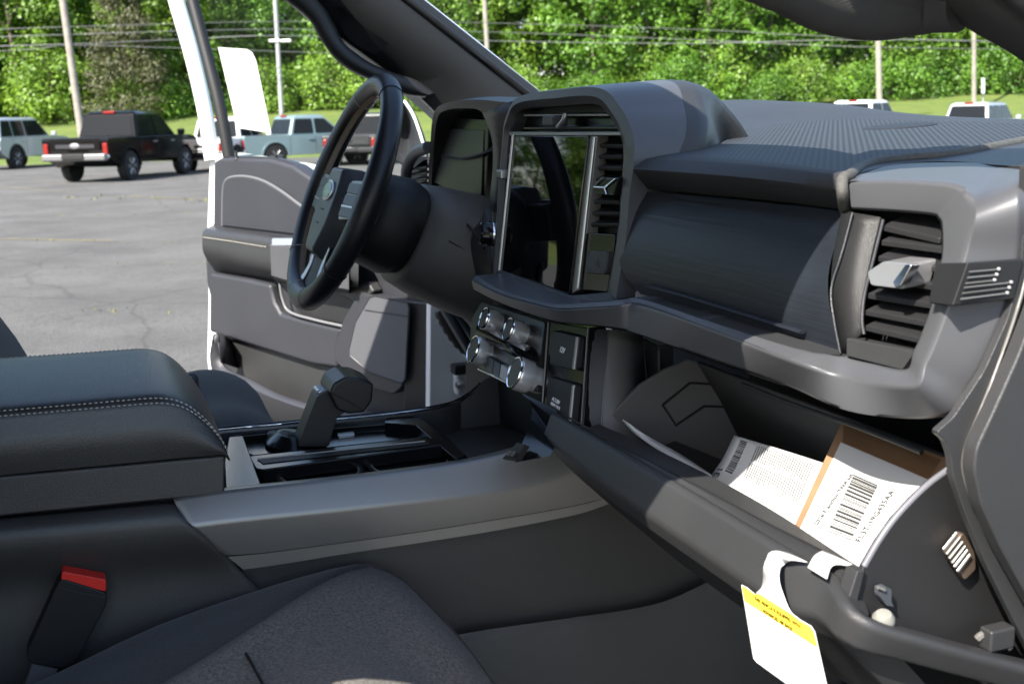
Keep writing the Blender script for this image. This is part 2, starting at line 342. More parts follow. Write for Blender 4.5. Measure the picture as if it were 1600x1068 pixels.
# passenger side front pillar with its fabric cover and grab handle
pp_l = cr([Q(1150, -160, Y=-.63), Q(1330, -60, Y=-.655), Q(1450, 5, Y=-.67), Q(1520, 50, Y=-.68), Q(1560, 72, Y=-.682), Q(1600, 97, Y=-.685), Q(1700, 165, Y=-.69)], 24)
pp_r = cr([Q(1230, -240, Y=-.70), Q(1400, -110, Y=-.715), Q(1500, -38, Y=-.725), Q(1560, 10, Y=-.735), Q(1600, 42, Y=-.74), Q(1640, 75, Y=-.74), Q(1740, 150, Y=-.745)], 24)
pm_ = [a.lerp(b, .45) + V(-.012, -.003, .008) for a, b in zip(pp_l, pp_r)]
sheet('front_pillar', [[p + V(.05, .02, .03) for p in pp_l], pp_l, pm_, pp_r, [p + V(.03, -.03, .03) for p in pp_r]], M_headliner, T, sharp=70)
tube('pillar_gasket', [p + V(.006, -.016, .004) for p in pp_r], .011, M_black, T, n=8)
hb = cr([Q(1150, -60, Y=-.66), Q(1235, -30, Y=-.655), Q(1300, -1, Y=-.65), Q(1370, 12, Y=-.648), Q(1440, 7, Y=-.655), Q(1500, 4, Y=-.68)], 26)
tube('handle_base', hb, [.0205 + .0035 * math.sin(math.pi * min(1, i / 22)) for i in range(26)], M_headliner, T, n=16)
hg = cr([Q(1190, -75, Y=-.64), Q(1270, -40, Y=-.622), Q(1340, -12, Y=-.616), Q(1410, -2, Y=-.616), Q(1466, -6, Y=-.63)], 22)
tube('grab_handle', hg, [.019 + .003 * math.sin(math.pi * i / 21) - (.012 if i > 20 else 0) - (.005 if i == 20 else 0) for i in range(22)], M_dark2, T, n=16)
# rear of the cab: middle pillars, back wall with window, rear shelf, floor, tunnel
for s in (1, -1):
    sheet('middle_pillar', [[V(-.98, s * .80, .62), V(-.97, s * .80, 1.2), V(-.99, s * .735, 1.62), V(-1.02, s * .68, 1.86)], [V(-.86, s * .80, .62), V(-.85, s * .80, 1.2), V(-.88, s * .735, 1.62), V(-.90, s * .68, 1.86)]], M_dark2, T, nu=9, solid=.05)
    sheet('rear_door_panel', [[V(-1.9, s * .80, .64), V(-1.9, s * .80, 1.36)], [V(-.97, s * .80, .64), V(-.97, s * .80, 1.36)]], M_dark2, T, solid=.05)
    sheet('roof_rail', [[V(-2.0, s * .74, 1.58 + .10 * (s > 0)), V(-1.4, s * .74, 1.60 + .19 * (s > 0)), V(-.8, s * .735, 1.655 + .175 * (s > 0)), V(-.42, s * .73, 1.685 + .15 * (s > 0)), V(-.2, s * .71, 1.685 + .115 * (s > 0))], [V(-2.0, s * .70, 1.72), V(-1.4, s * .70, 1.86), V(-.8, s * .695, 1.87), V(-.42, s * .69, 1.85), V(-.2, s * .66, 1.83)]], M_headliner, T, nu=12, solid=.03)  # passenger-side rail, out of view, lowered below true height to shape the sunlight
    sheet('rear_door_glass', [[V(-1.9, s * .79, 1.36), V(-1.9, s * .72, 1.72)], [V(-.97, s * .79, 1.36), V(-1.0, s * .72, 1.80)]], M_glass, T)
sheet('back_wall', [[V(-1.98, -.8, .6), V(-1.98, .8, .6)], [V(-1.98, -.8, 1.38), V(-1.98, .8, 1.38)]], M_dark2, T, solid=.04)
sheet('rear_window', [[V(-1.97, -.7, 1.38), V(-1.97, .7, 1.38)], [V(-2.02, -.62, 1.74), V(-2.02, .62, 1.74)]], M_glass, T)
box('rear_bench', (-1.62, 0, 1.0), (.55, 1.5, .22), M_fabric, T, bevel=.05, seg=4)
box('rear_bench_back', (-1.90, 0, 1.3), (.12, 1.5, .55), M_fabric, T, bevel=.05, seg=4)
sheet('cab_floor', [[V(-2.0, -.82, .62), V(-2.0, .82, .62)], [V(.22, -.82, .62), V(.22, .82, .62)], [V(.48, -.82, .82), V(.48, .82, .82)], [V(.52, -.82, 1.40), V(.52, .82, 1.40)]], M_carpet, T, solid=.03)
sheet('door_sill', [[V(-.95, -.80, .645), V(.30, -.80, .645)], [V(-.95, -.90, .60), V(.30, -.90, .60)]], M_white, T, solid=.02)
sheet('door_sill', [[V(-.95, .80, .645), V(.30, .80, .645)], [V(-.95, .90, .60), V(.30, .90, .60)]], M_white, T, solid=.02)
# bonnet beyond the windscreen (below the dash line)
sheet('bonnet', [[V(.52, y, 1.40 - .1 * abs(y) ** 3) for y in (-.92, -.6, -.2, .2, .6, .92)], [V(1.2, y, 1.38 - .1 * abs(y) ** 3) for y in (-.92, -.6, -.2, .2, .6, .92)], [V(2.0, y * .97, 1.30 - .12 * abs(y) ** 3) for y in (-.92, -.6, -.2, .2, .6, .92)]], M_white, T, nu=12, nv=8, solid=.01)
for s in (1, -1):
    sheet('fender', [[V(.30, s * .93, 1.36), V(1.2, s * .96, 1.33), V(2.0, s * .93, 1.22)], [V(.30, s * .97, 1.1), V(1.2, s * 1.0, 1.1), V(2.0, s * .97, 1.0)], [V(.30, s * .95, .6), V(1.2, s * .99, .8), V(2.0, s * .95, .6)]], M_white, T, nu=8, nv=8, solid=.01)
# hinge pillar at the open driver's door: white painted jamb with bracket, bolt and wiring boot
JY = .93
jp = [Q(690, 470, Y=JY), Q(712, 495, Y=JY), Q(733, 545, Y=JY), Q(760, 600, Y=JY), Q(790, 720, Y=JY), Q(670, 720, Y=JY), Q(672, 470, Y=JY)]
slab('door_jamb', jp, (.0, .03, 0), M_white, T, bevel=.004)
slab('jamb_return', [Q(733, 520, Y=JY - .02), Q(800, 480, Y=JY - .1), Q(800, 720, Y=JY - .1), Q(733, 720, Y=JY - .02)], (.02, 0, 0), M_white, T)
br = box('door_hinge', Q(722, 598, Y=JY - .03), (.035, .03, .05), mat('hinge_grey_paint', (.5, .5, .49), .35), T, bevel=.008, seg=3)
lathe('hinge_bolt', [(.010, 0), (.010, .006), (.0065, .007), (.0065, .013), (.004, .014)], Q(718, 600, Y=JY - .05), (-.3, -1, .1), M_satinchrome, br, n=12)
box('check_strap', Q(724, 575, Y=JY - .03), (.05, .03, .022), M_black, T, bevel=.004)
tube('wiring_boot', cr([Q(686, 486, Y=.90), Q(698, 510, Y=.89), Q(716, 535, Y=.88), Q(735, 552, Y=.87)], 14), [.010 + .003 * (i % 2) for i in range(14)], M_black, T, n=10)
for i_, (a_, b_) in enumerate((((700, 478), (748, 540)), ((712, 474), (756, 520)), ((690, 474), (742, 560)))):
    tube('under_dash_brace', [Q(*a_, Y=.62 - .05 * i_), Q(*b_, Y=.45 - .05 * i_)], .009, M_black, T, n=6)

# ================================================================ dashboard
def SPq(x, y, o=0): return QS(x, y, -.03 + o, .14, 1.44)
def DPq(x, y, o=0): return QS(x, y, -.02 + o, .28, 1.48)
# upper cover from door to door
yy = [.78, .62, .45, .25, .12, 0, -.12, -.22, -.4, -.6, -.79]
rows = []
for x, zz in ((.03, [1.44, 1.475, 1.475, 1.50, 1.52, 1.54, 1.545, 1.52, 1.46, 1.46, 1.46]), (.08, [1.46, 1.50, 1.505, 1.53, 1.545, 1.553, 1.543, 1.49, 1.47, 1.47, 1.47]), (.2, [1.49, 1.53, 1.545, 1.553, 1.551, 1.53, 1.503, 1.50, 1.495, 1.485, 1.48]), (.33, [1.495, 1.535, 1.55, 1.556, 1.546, 1.526, 1.515, 1.512, 1.505, 1.495, 1.49]), (.45, [1.49, 1.535, 1.552, 1.557, 1.554, 1.548, 1.536, 1.530, 1.524, 1.512, 1.50]), (.50, [1.44, 1.49, 1.51, 1.52, 1.52, 1.515, 1.50, 1.495, 1.49, 1.48, 1.46])):
    rows.append([V(x, y, z) for y, z in zip(yy, zz)])
sheet('dash_cover', rows, M_dark2, T, nu=60, nv=30)
# passenger pad
def PT(x, y, z0=1.5): return QP(x, y, (0, 0, z0), (-.07, 0, 1))
pl_ = cr([PT(*p) for p in ((1004, 243), (1022, 236), (1045, 228), (1130, 207), (1214, 188))], 30)
pr_ = cr([PT(*p) for p in ((1324, 268), (1338, 258), (1360, 249.5), (1431, 241), (1487, 236), (1600, 215), (1690, 198))], 30)
grid = [[a.lerp(b, t / 23) + V(0, 0, .0035 * math.sin(math.pi * t / 23)) for t in range(24)] for a, b in zip(pl_, pr_)]
sheet('pad_top', grid, M_pad, T, sharp=60)
R2 = grid[0]
R0 = cr([Q(x, y, X=-.012) for x, y in ((990, 293), (1075, 301), (1160, 309), (1236, 317), (1319, 328))], 24)
R1 = cr([Q(x, y, X=-.030) for x, y in ((990, 264), (1075, 270), (1160, 277), (1234, 285), (1313, 294))], 24)
R15 = [a.lerp(b, .55) + V(-.0035, 0, .003) for a, b in zip(R1, R2)]
R05 = [a.lerp(b, .85) + V(-.001, 0, 0) for a, b in zip(R0, R1)]
R00 = [p + V(.05, 0, -.004) for p in R0]
sheet('pad_front', [R00, R0, R05, R1, R15, R2], M_padside, T, sharp=60)
sheet('pad_end', [[R0[0], R1[0], R15[0], R2[0]], [p + V(.08, .0, -.0) for p in (R0[0], R1[0], R15[0], R2[0])]], M_padside, T)
sheet('pad_left_side', [pl_, [p + V(.004, .004, -.025) for p in pl_]], M_padside, T)
seam_c = cr([R0[-1] + V(.002, -.001, -.002), R0[-1], R1[-1], R15[-1]] + pr_[::3], 80)
tube('pad_seam', [p + V(.001, -.0015, -.0030) for p in seam_c], .0046, M_piping, T, n=12)
sp = PT(1405, 202) + V(0, 0, .0032)
lathe('speaker_grille', [(.040, -.004), (.040, .0004), (.038, .0012), (.0005, .0016)], sp, (-.07, .0, 1), mat('speaker_mesh', (.018, .02, .025), .55, bump=.6, bscale=500, kind='leather'), T, n=40)
# dash end cover between the pad seam and the silver loop
ec0 = [p + V(.0, -.004, -.003) for p in pr_]
ec1 = cr([PT(*p, 1.4955) for p in ((1336, 277), (1350, 268), (1400, 257), (1442, 252.5), (1499, 252.5), (1562, 258), (1660, 262))], 30)
sheet('dash_end_cover', [ec0, [a.lerp(b, .5) for a, b in zip(ec0, ec1)], ec1, [p + V(.005, -.002, -.02) for p in ec1]], M_dark2, T)
slab('dash_core', [V(.035, -.25, 1.36), V(.035, -.62, 1.36), V(.035, -.62, 1.478), V(.035, -.25, 1.478)], (.03, 0, 0), M_black, T, bevel=0)
# satin silver loop: round the passenger vent, along the shelf, into the middle
inn = [DPq(1332, 327), DPq(1400, 331), DPq(1455, 336), DPq(1465, 342), DPq(1470, 354), DPq(1471, 400), DPq(1460, 460), DPq(1440, 520), DPq(1427, 548), DPq(1410, 579)]
rdg = [DPq(1330, 284, -.004), DPq(1400, 281, -.004), DPq(1488, 287, -.006), DPq(1513, 301, -.007), DPq(1524, 328, -.008), DPq(1510, 390, -.008), DPq(1487, 460, -.008), DPq(1462, 530, -.008), DPq(1446, 566, -.009), DPq(1425, 605, -.010)]
out = [PT(1338, 275, 1.496), PT(1400, 257, 1.496), PT(1510, 254, 1.496), PT(1565, 262, 1.494), Q(1592, 292, Y=-.778), Q(1592, 400, Y=-.778), Q(1572, 480, Y=-.776), Q(1540, 560, Y=-.772), Q(1512, 608, Y=-.766), Q(1470, 652, Y=-.755)]
inn += [Q(x, y, Z=z) for x, y, z in ((1325, 556, 1.366), (1255, 547, 1.3675), (1099, 498, 1.368), (1000, 466, 1.368))] + [Q(x, y, X=X_) for x, y, X_ in ((964, 469, -.078), (880, 475, -.096), (846, 470, -.098), (784, 453, -.096), (745, 430, -.086))]
rdg += [Q(x, y, Z=z) for x, y, z in ((1325, 588, 1.355), (1238, 562, 1.363), (1099, 508, 1.364), (1000, 474, 1.364))] + [Q(x, y, X=X_) for x, y, X_ in ((964, 478, -.083), (880, 482, -.101), (846, 476, -.103), (784, 459, -.101), (740, 436, -.091))]
out += [Q(x, y, Z=z) for x, y, z in ((1330, 643, 1.332), (1225, 600, 1.334), (1099, 557, 1.335), (1000, 522, 1.336))] + [Q(x, y, X=X_) for x, y, X_ in ((958, 512, -.080), (892, 505, -.096), (852, 498, -.100), (784, 474, -.098), (740, 452, -.088))]
def loop_rows(i_, r_, o_):
    inner2 = [p + V(.045, 0, 0) for p in i_]; o2 = [p + V(.05, 0, -.002) for p in o_]
    mid_ = [a.lerp(b, .9) + V(-.0005, -.0005, 0) for a, b in zip(r_, o_)]
    def sm(r):
        for _ in range(3): r = [r[0]] + [(a + b * 2 + c) / 4 for a, b, c in zip(r, r[1:], r[2:])] + [r[-1]]
        return r
    ib = [a.lerp(b, .12) + V(-.001, 0, 0) for a, b in zip(i_, r_)]; rb_ = [a.lerp(b, .86) + V(-.0022, 0, 0) for a, b in zip(i_, r_)]; ra_ = [a.lerp(b, .10) + V(-.003, -.0008, 0) for a, b in zip(r_, o_)]
    return [sm(cru(r, 200)) for r in (inner2, i_, ib, rb_, r_, ra_, mid_, o_, o2)]
lo_ = sheet('silver_trim_loop', loop_rows(inn, rdg, out), M_silver, T, sharp=80)
wn_ = lo_.modifiers.new('w', 'WEIGHTED_NORMAL'); wn_.keep_sharp = True; wn_.weight = 80
# shelf behind the band and the dark brushed panel
shelf_b = [Q(x, y, Z=1.366) + V(.075, 0, .002) for x, y in ((964, 469), (1000, 466), (1099, 498), (1238, 550), (1325, 556))]
sheet('dash_shelf', [[p + V(0, 0, 0) for p in inn[10:15][::-1]], shelf_b], M_dark2, T, nu=16)
pnl = [[DPq(x, y, .012) for x, y in r] for r in (
    ((994, 298), (1080, 305), (1170, 314), (1250, 322), (1316, 330), (1332, 332)),
    ((984, 330), (1075, 341), (1165, 353), (1245, 363), (1306, 372), (1322, 374)),
    ((979, 380), (1070, 393), (1160, 408), (1238, 422), (1299, 434), (1314, 437)),
    ((985, 425), (1072, 443), (1162, 463), (1240, 482), (1301, 498), (1317, 502)),
    ((1000, 459), (1085, 482), (1175, 510), (1250, 534), (1310, 552), (1330, 560)))]
for j in (1, 2, 3):
    for i in range(6): pnl[j][i] = pnl[j][i] + V(-.012 * math.sin(math.pi * j / 4), 0, 0)
sheet('passenger_panel', pnl, M_brush, T, nu=30, nv=16)
sheet('panel_edge', [[r[0] + V(.03, .0, 0) for r in pnl], [r[0] for r in pnl]], M_brush, T, nv=0)
tube('panel_handle_lip', [DPq(x, y, .004) for x, y in ((1014, 446), (1090, 468), (1180, 496), (1254, 519))], .0036, M_brush, T, n=10, flat=.4, up=(0, 0, 1))
# passenger vent cluster
sheet('vent_surround', [[DPq(1318, 330, .004), DPq(1304, 400, .000), DPq(1301, 470, .002), DPq(1318, 556, .01)], [DPq(1377, 340, .006), DPq(1360, 410, .004), DPq(1348, 480, .004), DPq(1347, 520, .008)]], M_dark, T, nu=14, solid=.003)
tube('surround_seam', cr([DPq(1332, 332, 0), DPq(1314, 400, -.003), DPq(1299, 450, -.003), DPq(1303, 500, -.002), DPq(1313, 552, .004)], 20), .0009, M_mid, T, n=6)
vent = sheet('air_vent', [[DPq(1340, 330, .05), DPq(1480, 330, .05)], [DPq(1320, 580, .05), DPq(1440, 585, .05)]], M_black, T)
tag(vent, 'large passenger side air vent with slats and chrome tab')
tube('vent_bezel', cr([DPq(1380, 343, -.001), DPq(1366, 400, -.001), DPq(1351, 460, -.001), DPq(1347, 500, -.001), DPq(1350, 522, .001)], 20), .0013, M_mid, vent, n=8)
slab('vent_sill', [DPq(1322, 528, .002), DPq(1430, 548, .004), DPq(1408, 578, .004), DPq(1322, 556, .004)], (.012, 0, 0), M_dark2, vent, bevel=.001)
VS = [((1379, 352), (1468, 372)), ((1377, 375), (1474, 397 - 10)), ((1372, 400), (1473, 418)), ((1360, 430), (1468, 446)), ((1356, 458), (1460, 474)), ((1352, 484), (1450, 502)), ((1352, 508), (1440, 528))]
for (a, b) in VS:
    pa, pb = DPq(*a, .002), DPq(*b, .002)
    d = V(.034, 0, .012); t_ = V(0, 0, .0042)
    mesh_obj('slat', [pa, pb, pb + d, pa + d, pa - t_, pb - t_, pb + d - t_, pa + d - t_], [(0, 1, 2, 3), (4, 5, 6, 7), (0, 1, 5, 4), (1, 2, 6, 5), (2, 3, 7, 6), (3, 0, 4, 7)], M_dark, vent, bevel=.0008)
vt = slab('vent_tab', rounded([DPq(1354, 425, -.016), DPq(1380, 408, -.016), DPq(1424, 412, -.016), DPq(1412, 452, -.016), DPq(1360, 446, -.016)], .003), (.022, 0, .002), M_satinchrome, vent, bevel=.0015)
slab('tab_bar', [DPq(1398, 450, -.022), DPq(1394, 440, -.022), DPq(1414, 413, -.022), DPq(1424, 413, -.022), DPq(1421, 420, -.022), DPq(1406, 446, -.022)], (.008, 0, 0), M_chrome, vt, bevel=.001)
# black plate with ribs and dots at the dash end
TAGP = (Q(1488, 440, Y=-.772), Q(1560, 440, Y=-.79))
pl_a = [DPq(1466, 412, -.012), DPq(1456, 474, -.012)]
pl_b = [DPq(1512, 410, -.018), DPq(1490, 478, -.018)]
pl_c = [Q(1596, 404, Y=-.7815), Q(1580, 466, Y=-.7815)]
plate = sheet('end_plate', [lin(pl_a, 2), lin(pl_b, 2), lin(pl_c, 2)], M_black, T, solid=.005, off=0, sharp=20, bevel=.001)
def on_plate(u, v, lift=.0032):
    a = pl_b[0].lerp(pl_c[0], u); b = pl_b[1].lerp(pl_c[1], u); n = (pl_c[0] - pl_b[0]).cross(pl_b[1] - pl_b[0]).normalized()
    if n.y > 0: n = -n
    return a.lerp(b, v) + n * lift
for v_, u_ in ((.20, .56), (.33, .55), (.46, .54), (.56, .86), (.69, .85), (.82, .84)):
    tube('rib', [on_plate(.02, v_), on_plate(u_ - .04, v_ - .0)], .0006, mat('rib_charcoal', (.09, .09, .09), .35), plate, n=6)
    lathe('dot', [(.0011, 0), (.0011, .0009), (.0007, .0012)], on_plate(u_, v_ - .01, .0025), (-.2, -1, 0), mat('dot_grey', (.30, .30, .30), .5), plate, n=10)

# ---------------------------------------------------------------- centre stack
ip = [(782, 432), (787, 330), (794, 225), (801, 195), (814, 172), (870, 166), (928, 163), (951, 180), (969, 211), (974, 240), (970, 300), (966, 359), (957, 410), (948, 462)]
cp = [(770, 436), (776, 330), (785, 215), (791, 182), (809, 152), (868, 141), (937, 138), (972, 172), (989, 212), (991, 250), (984, 300), (978, 370), (970, 420), (962, 468)]
dx = [.03, .03, .03, .04, .08, .09, .09, .075, .062, .05, .045, .045, .05, .05]
i_ = [SPq(*p) for p in ip]; c_ = [SPq(*p, -.006) for p in cp]
i2 = [p + V(.02, 0, 0) for p in i_]
m_ = [a.lerp(b, .5) + V(-.004, 0, 0) for a, b in zip(i_, c_)]
o_ = [p + V(d, 0 if k > 3 else .01, .006 if 4 <= k <= 6 else 0) for k, (p, d) in enumerate(zip(c_, dx))]
sheet('stack_frame', [cru(r, 110) for r in (i2, i_, m_, c_, [c.lerp(o, .15) + V(0, -.0012 if k > 50 else 0, .001) for k, (c, o) in enumerate(zip(c_, o_))], o_)], M_silver, T, sharp=26)
sheet('stack_hood', [cr(r, 40) for r in (o_[3:10], [p + V(.025, 0, -.001) for k, p in enumerate(o_[3:10])], [p + V(.055, (.03 if k > 3 else 0), -.014) for k, p in enumerate(o_[3:10])], [p + V(.10, (.07 if k > 3 else 0), -.06) for k, p in enumerate(o_[3:10])], [p + V(.13, (.08 if k > 3 else 0), -.12) for k, p in enumerate(o_[3:10])])], M_dark2, T, nv=12)
# right flank of the stack that runs into the dash panel
sheet('stack_flank', [[SPq(991, 235, .0), SPq(983, 300), SPq(978, 370), SPq(970, 420), SPq(960, 468)], [SPq(991, 235, .0) + V(.055, -.01, 0), SPq(983, 300) + V(.05, -.012, 0), SPq(978, 370) + V(.05, -.012, 0), SPq(970, 420) + V(.05, -.02, 0), SPq(960, 468) + V(.06, -.05, 0)]], M_silver, T, nu=14)
sheet('stack_back', [[SPq(772, 445, .022), SPq(965, 480, .022)], [SPq(790, 160, .022), SPq(985, 160, .022)]], M_black, T)
scr = slab('touchscreen', rounded([SPq(804, 212, -.003), SPq(919, 212, -.003), SPq(889, 460, -.003), SPq(782, 424, -.003)], .003), (.012, 0, 0), M_screen, T, bevel=.0012)
tag(scr, 'black glossy touchscreen reflecting trees and the cab')
for a, b in (((802, 211), (780, 426)), ((929, 215), (903, 450))):
    tube('screen_edge_strip', [SPq(*a, -.004), SPq(*b, -.004)], .0022, M_satinchrome, T, n=8)
slab('screen_top_rail', [SPq(795, 206, -.002), SPq(972, 206, -.002), SPq(972, 212, -.002), SPq(795, 212, -.002)], (.015, 0, 0), M_bar, T, bevel=.001)
slab('screen_side_rail', [SPq(920, 212, 0), SPq(933, 212, 0), SPq(906, 452, 0), SPq(890, 460, 0)], (.015, 0, 0), M_bar, T, bevel=.001)
slab('screen_sill', [SPq(776, 420, -.006), SPq(890, 461, -.006), SPq(955, 455, -.006), SPq(962, 478, -.012), SPq(880, 480, -.02), SPq(768, 440, -.012)], (.03, 0, -.004), M_dark2, T, bevel=.003)
tv = sheet('air_vent', [[SPq(812, 180, .018), SPq(958, 178, .018)], [SPq(800, 208, .018), SPq(972, 208, .018)]], M_gloss, T)
tag(tv, 'slim air vent above the touchscreen')
for y_ in (179, 199):
    a, b = SPq(818, y_, .004), SPq(955 if y_ < 190 else 965, y_ - 1, .004)
    slab('slat', [a, b, b - V(0, 0, .0025), a - V(0, 0, .0025)], (.014, 0, .002), M_bar if y_ < 190 else M_gloss, tv, bevel=.0006)
box('vent_tab', SPq(867, 189, -.004), (.02, .036, .013), M_dark2, tv, bevel=.003)
tube('tab_strip', [SPq(872, 198, -.018), SPq(879, 190, -.02), SPq(884, 178, -.018)], .0028, M_satinchrome, tv, n=8)
rv = sheet('air_vent', [[SPq(930, 214, .03), SPq(978, 216, .03)], [SPq(912, 364, .03), SPq(966, 364, .03)]], M_black, T)
tag(rv, 'upright air vent between touchscreen and passenger panel')
for k in range(8):
    t_ = (k + .4) / 8; a = SPq(932 - 14 * t_, 219 + 141 * t_, .004); b = SPq(972 - 8 * t_, 219 + 141 * t_, .004)
    slab('slat', [a, b, b - V(-.002, 0, .004), a - V(-.002, 0, .004)], (.022, 0, .008), M_dark, rv, bevel=.0008)
rt = slab('vent_tab', [SPq(926, 291, -.012), SPq(944, 277, -.012), SPq(966, 278, -.012), SPq(958, 306, -.012), SPq(928, 303, -.012)], (.02, 0, .002), M_gloss, rv, bevel=.0015)
for q in (((928, 291), (943, 277)), ((944, 293), (962, 279)), ((928, 292), (944, 293)), ((944, 293), (948, 304))):
    tube('tab_edge', [SPq(*q[0], -.0135), SPq(*q[1], -.0135)], .0011, M_chrome, rt, n=6)
lp = slab('switch_panel', rounded([SPq(915, 364, -.001), SPq(961, 366, -.001), SPq(949, 456, -.001), SPq(904, 452, -.001)], .004), (.012, 0, 0), M_gloss, T, bevel=.001)
bt = slab('switch_button', rounded([SPq(920, 392, -.006), SPq(950, 393, -.006), SPq(945, 429, -.006), SPq(915, 427, -.006)], .004), (.008, 0, 0), M_dark2, lp, bevel=.0018)
text('switch_mark', '\u25b3', SPq(932, 411, -.0068), (0, -1, 0), (.14, 0, 1), .012, M_inkgrey, bt)
lv = sheet('air_vent', [[SPq(789, 214, .02), SPq(803, 214, .02)], [SPq(776, 410, .02), SPq(784, 410, .02)]], M_black, T)
tag(lv, 'narrow upright air vent left of the touchscreen')
for k in range(11):
    t_ = (k + .5) / 11; a = SPq(792 - 11 * t_, 218 + 180 * t_, .002); b = SPq(802 - 18 * t_, 218 + 180 * t_, .002)
    slab('slat', [a, b, b - V(0, 0, .003), a - V(0, 0, .003)], (.016, 0, .006), M_satinchrome if k % 2 else M_dark, lv, bevel=.0006)
box('vent_tab', SPq(786, 272, -.006), (.014, .02, .012), M_satinchrome, lv, bevel=.002)
kb = lathe('volume_knob', [(.017, 0), (.017, .012), (.0155, .014), (.0155, .022), (.013, .024)], SPq(776, 366, -.0), (-1, .15, .1), M_gloss, T, n=28, knurl=.06, knurl_rows=(1, 2, 3))
lathe('knob_ring', [(.0178, .004), (.0182, .006), (.0178, .008)], SPq(776, 366, -.0), (-1, .15, .1), M_chrome, kb, n=28, caps=(0, 0))
# instrument cluster with its hood, beside the stack
CX = .05
hood_o = [Q(668, 296, X=.02), Q(672, 230, X=.015), Q(677, 180, X=.01), Q(694, 162, X=.0), Q(742, 156, X=.0), Q(792, 160, X=.0)]
hood_i = [Q(674, 292, X=.024), Q(678, 230, X=.02), Q(683, 186, X=.014), Q(698, 172, X=.006), Q(742, 170, X=.006), Q(756, 178, X=.006)]
sheet('cluster_hood', [cr(r, 30) for r in ([p + V(.12, .0, .0) for p in hood_o], [p + V(.03, 0, .004) for p in hood_o], hood_o, hood_i, [p + V(.07, 0, 0) for p in hood_i])], M_dark, T, sharp=30)
sheet('hood_flank', [[Q(756, 177, X=.006), Q(770, 215, X=.0), Q(772, 260, X=-.006), Q(766, 322, X=-.012)], [Q(796, 160, X=.0), Q(792, 215, X=-.01), Q(786, 280, X=-.014), Q(778, 335, X=-.018)]], M_dark2, T, nu=12, solid=.004)
clus = slab('instrument_cluster', [Q(680, 182, X=.045), Q(764, 186, X=.045), Q(757, 324, X=.03), Q(670, 294, X=.03)], (.02, 0, 0), M_gloss, T, bevel=.002)
slab('cluster_display', [Q(683, 200, X=.042), Q(756, 204, X=.042), Q(751, 314, X=.0275), Q(675, 284, X=.0275)], (.002, 0, 0), mat('cluster_glass', (.030, .029, .028), .3, spec=.25), clus, bevel=.001)
sheet('cluster_skirt', [[Q(664, 292, X=.02), Q(700, 304, X=.02), Q(735, 318, X=.015), Q(768, 326, X=.01)], [Q(655, 330, X=-.01), Q(690, 350, X=-.015), Q(735, 372, X=-.02), Q(772, 400, X=-.02)], [Q(655, 400, X=-.005), Q(690, 430, X=-.01), Q(735, 450, X=-.01), Q(775, 460, X=-.01)]], M_dark2, T, nu=14, nv=12, solid=.004)
tube('skirt_seam', cr([Q(722, 322, X=.0), Q(722, 340, X=-.02), Q(740, 362, X=-.026), Q(756, 388, X=-.026)], 16), .002, M_black, T, n=6)
# driver's end vent
dv = sheet('air_vent', [[Q(640, 245, X=.05), Q(668, 245, X=.05)], [Q(640, 292, X=.05), Q(668, 292, X=.05)]], M_black, T)
tag(dv, 'small air vent at the driver end of the dash')
tube('vent_bezel', cr([Q(634, 292, X=.02), Q(636, 262, X=.02), Q(648, 240, X=.025), Q(669, 230, X=.03)], 14), .011, M_silver, dv, n=10)
for k in range(4):
    slab('slat', [Q(642, 262 + 9 * k, X=.03), Q(666, 260 + 9 * k, X=.03), Q(666, 263 + 9 * k, X=.03), Q(642, 265 + 9 * k, X=.03)], (.02, 0, .004), M_dark, dv, bevel=.0006)
# ---------------------------------------------------------------- climate panel below the band
def KP(x, y, o=0): return QS(x, y, -.085 + o, .42, 1.285)
cpan = slab('climate_panel', rounded([KP(752, 470, .008), KP(852, 502, .008), KP(838, 612, .008), KP(800, 604, .008), KP(733, 566, .008), KP(735, 500, .008)], .006), (.03, 0, -.01), mat('satin_black_panel', (.022, .021, .020), .34, spec=.6), T, bevel=.002)
sheet('panel_facet', [[KP(748, 505, .0), KP(800, 535, .0), KP(835, 552, .0)], [KP(742, 522, -.004), KP(795, 552, -.004), KP(830, 570, -.004)]], M_gloss, cpan, solid=.003)
M_knob = mat('fluted_bright_metal', (.62, .62, .62), .26, metal=.55)
def knob(x, y, r, L_, face):
    ax = Vector((-1, .05, .42)).normalized(); f_ = KP(x, y, -L_ * .8); o = f_ - ax * L_
    k = lathe('control_knob', [(r * .80, -.012), (r * .80, L_ * .15), (r * .97, L_ * .2), (r, L_ * .3), (r, L_ * .8), (r * .97, L_ * .9), (r * .9, L_)], o, ax, M_knob, T, n=72, knurl=.022, knurl_rows=(3, 4), sharp=20)
    lathe('knob_face', [(r * .86, 0), (r * .84, .0010), (.0005, .0014)], f_, ax, face, k, n=40)
    lathe('knob_rim', [(r * .93, -.001), (r * .97, .0006), (r * .93, .002), (r * .86, .0016)], f_, ax, M_chrome, k, n=48, caps=(0, 0))
    return k
fm = mat('knob_face_grey', (.045, .043, .042), .45)
fb = mat('knob_face_black', (.015, .015, .015), .4)
knob(757, 497, .0150, .020, fb); knob(795, 514, .0150, .020, fb)
knob(740, 545, .0190, .018, fm); knob(805, 582, .0200, .022, fm)
for k in range(2):
    slab('climate_key', rounded([KP(760 + 34 * k, 510 + 18 * k, -.002), KP(788 + 34 * k, 525 + 17 * k, -.002), KP(786 + 34 * k, 531 + 17 * k, -.006), KP(759 + 34 * k, 516 + 18 * k, -.006)], .001), (.006, 0, 0), M_satinchrome, cpan, bevel=.0008)
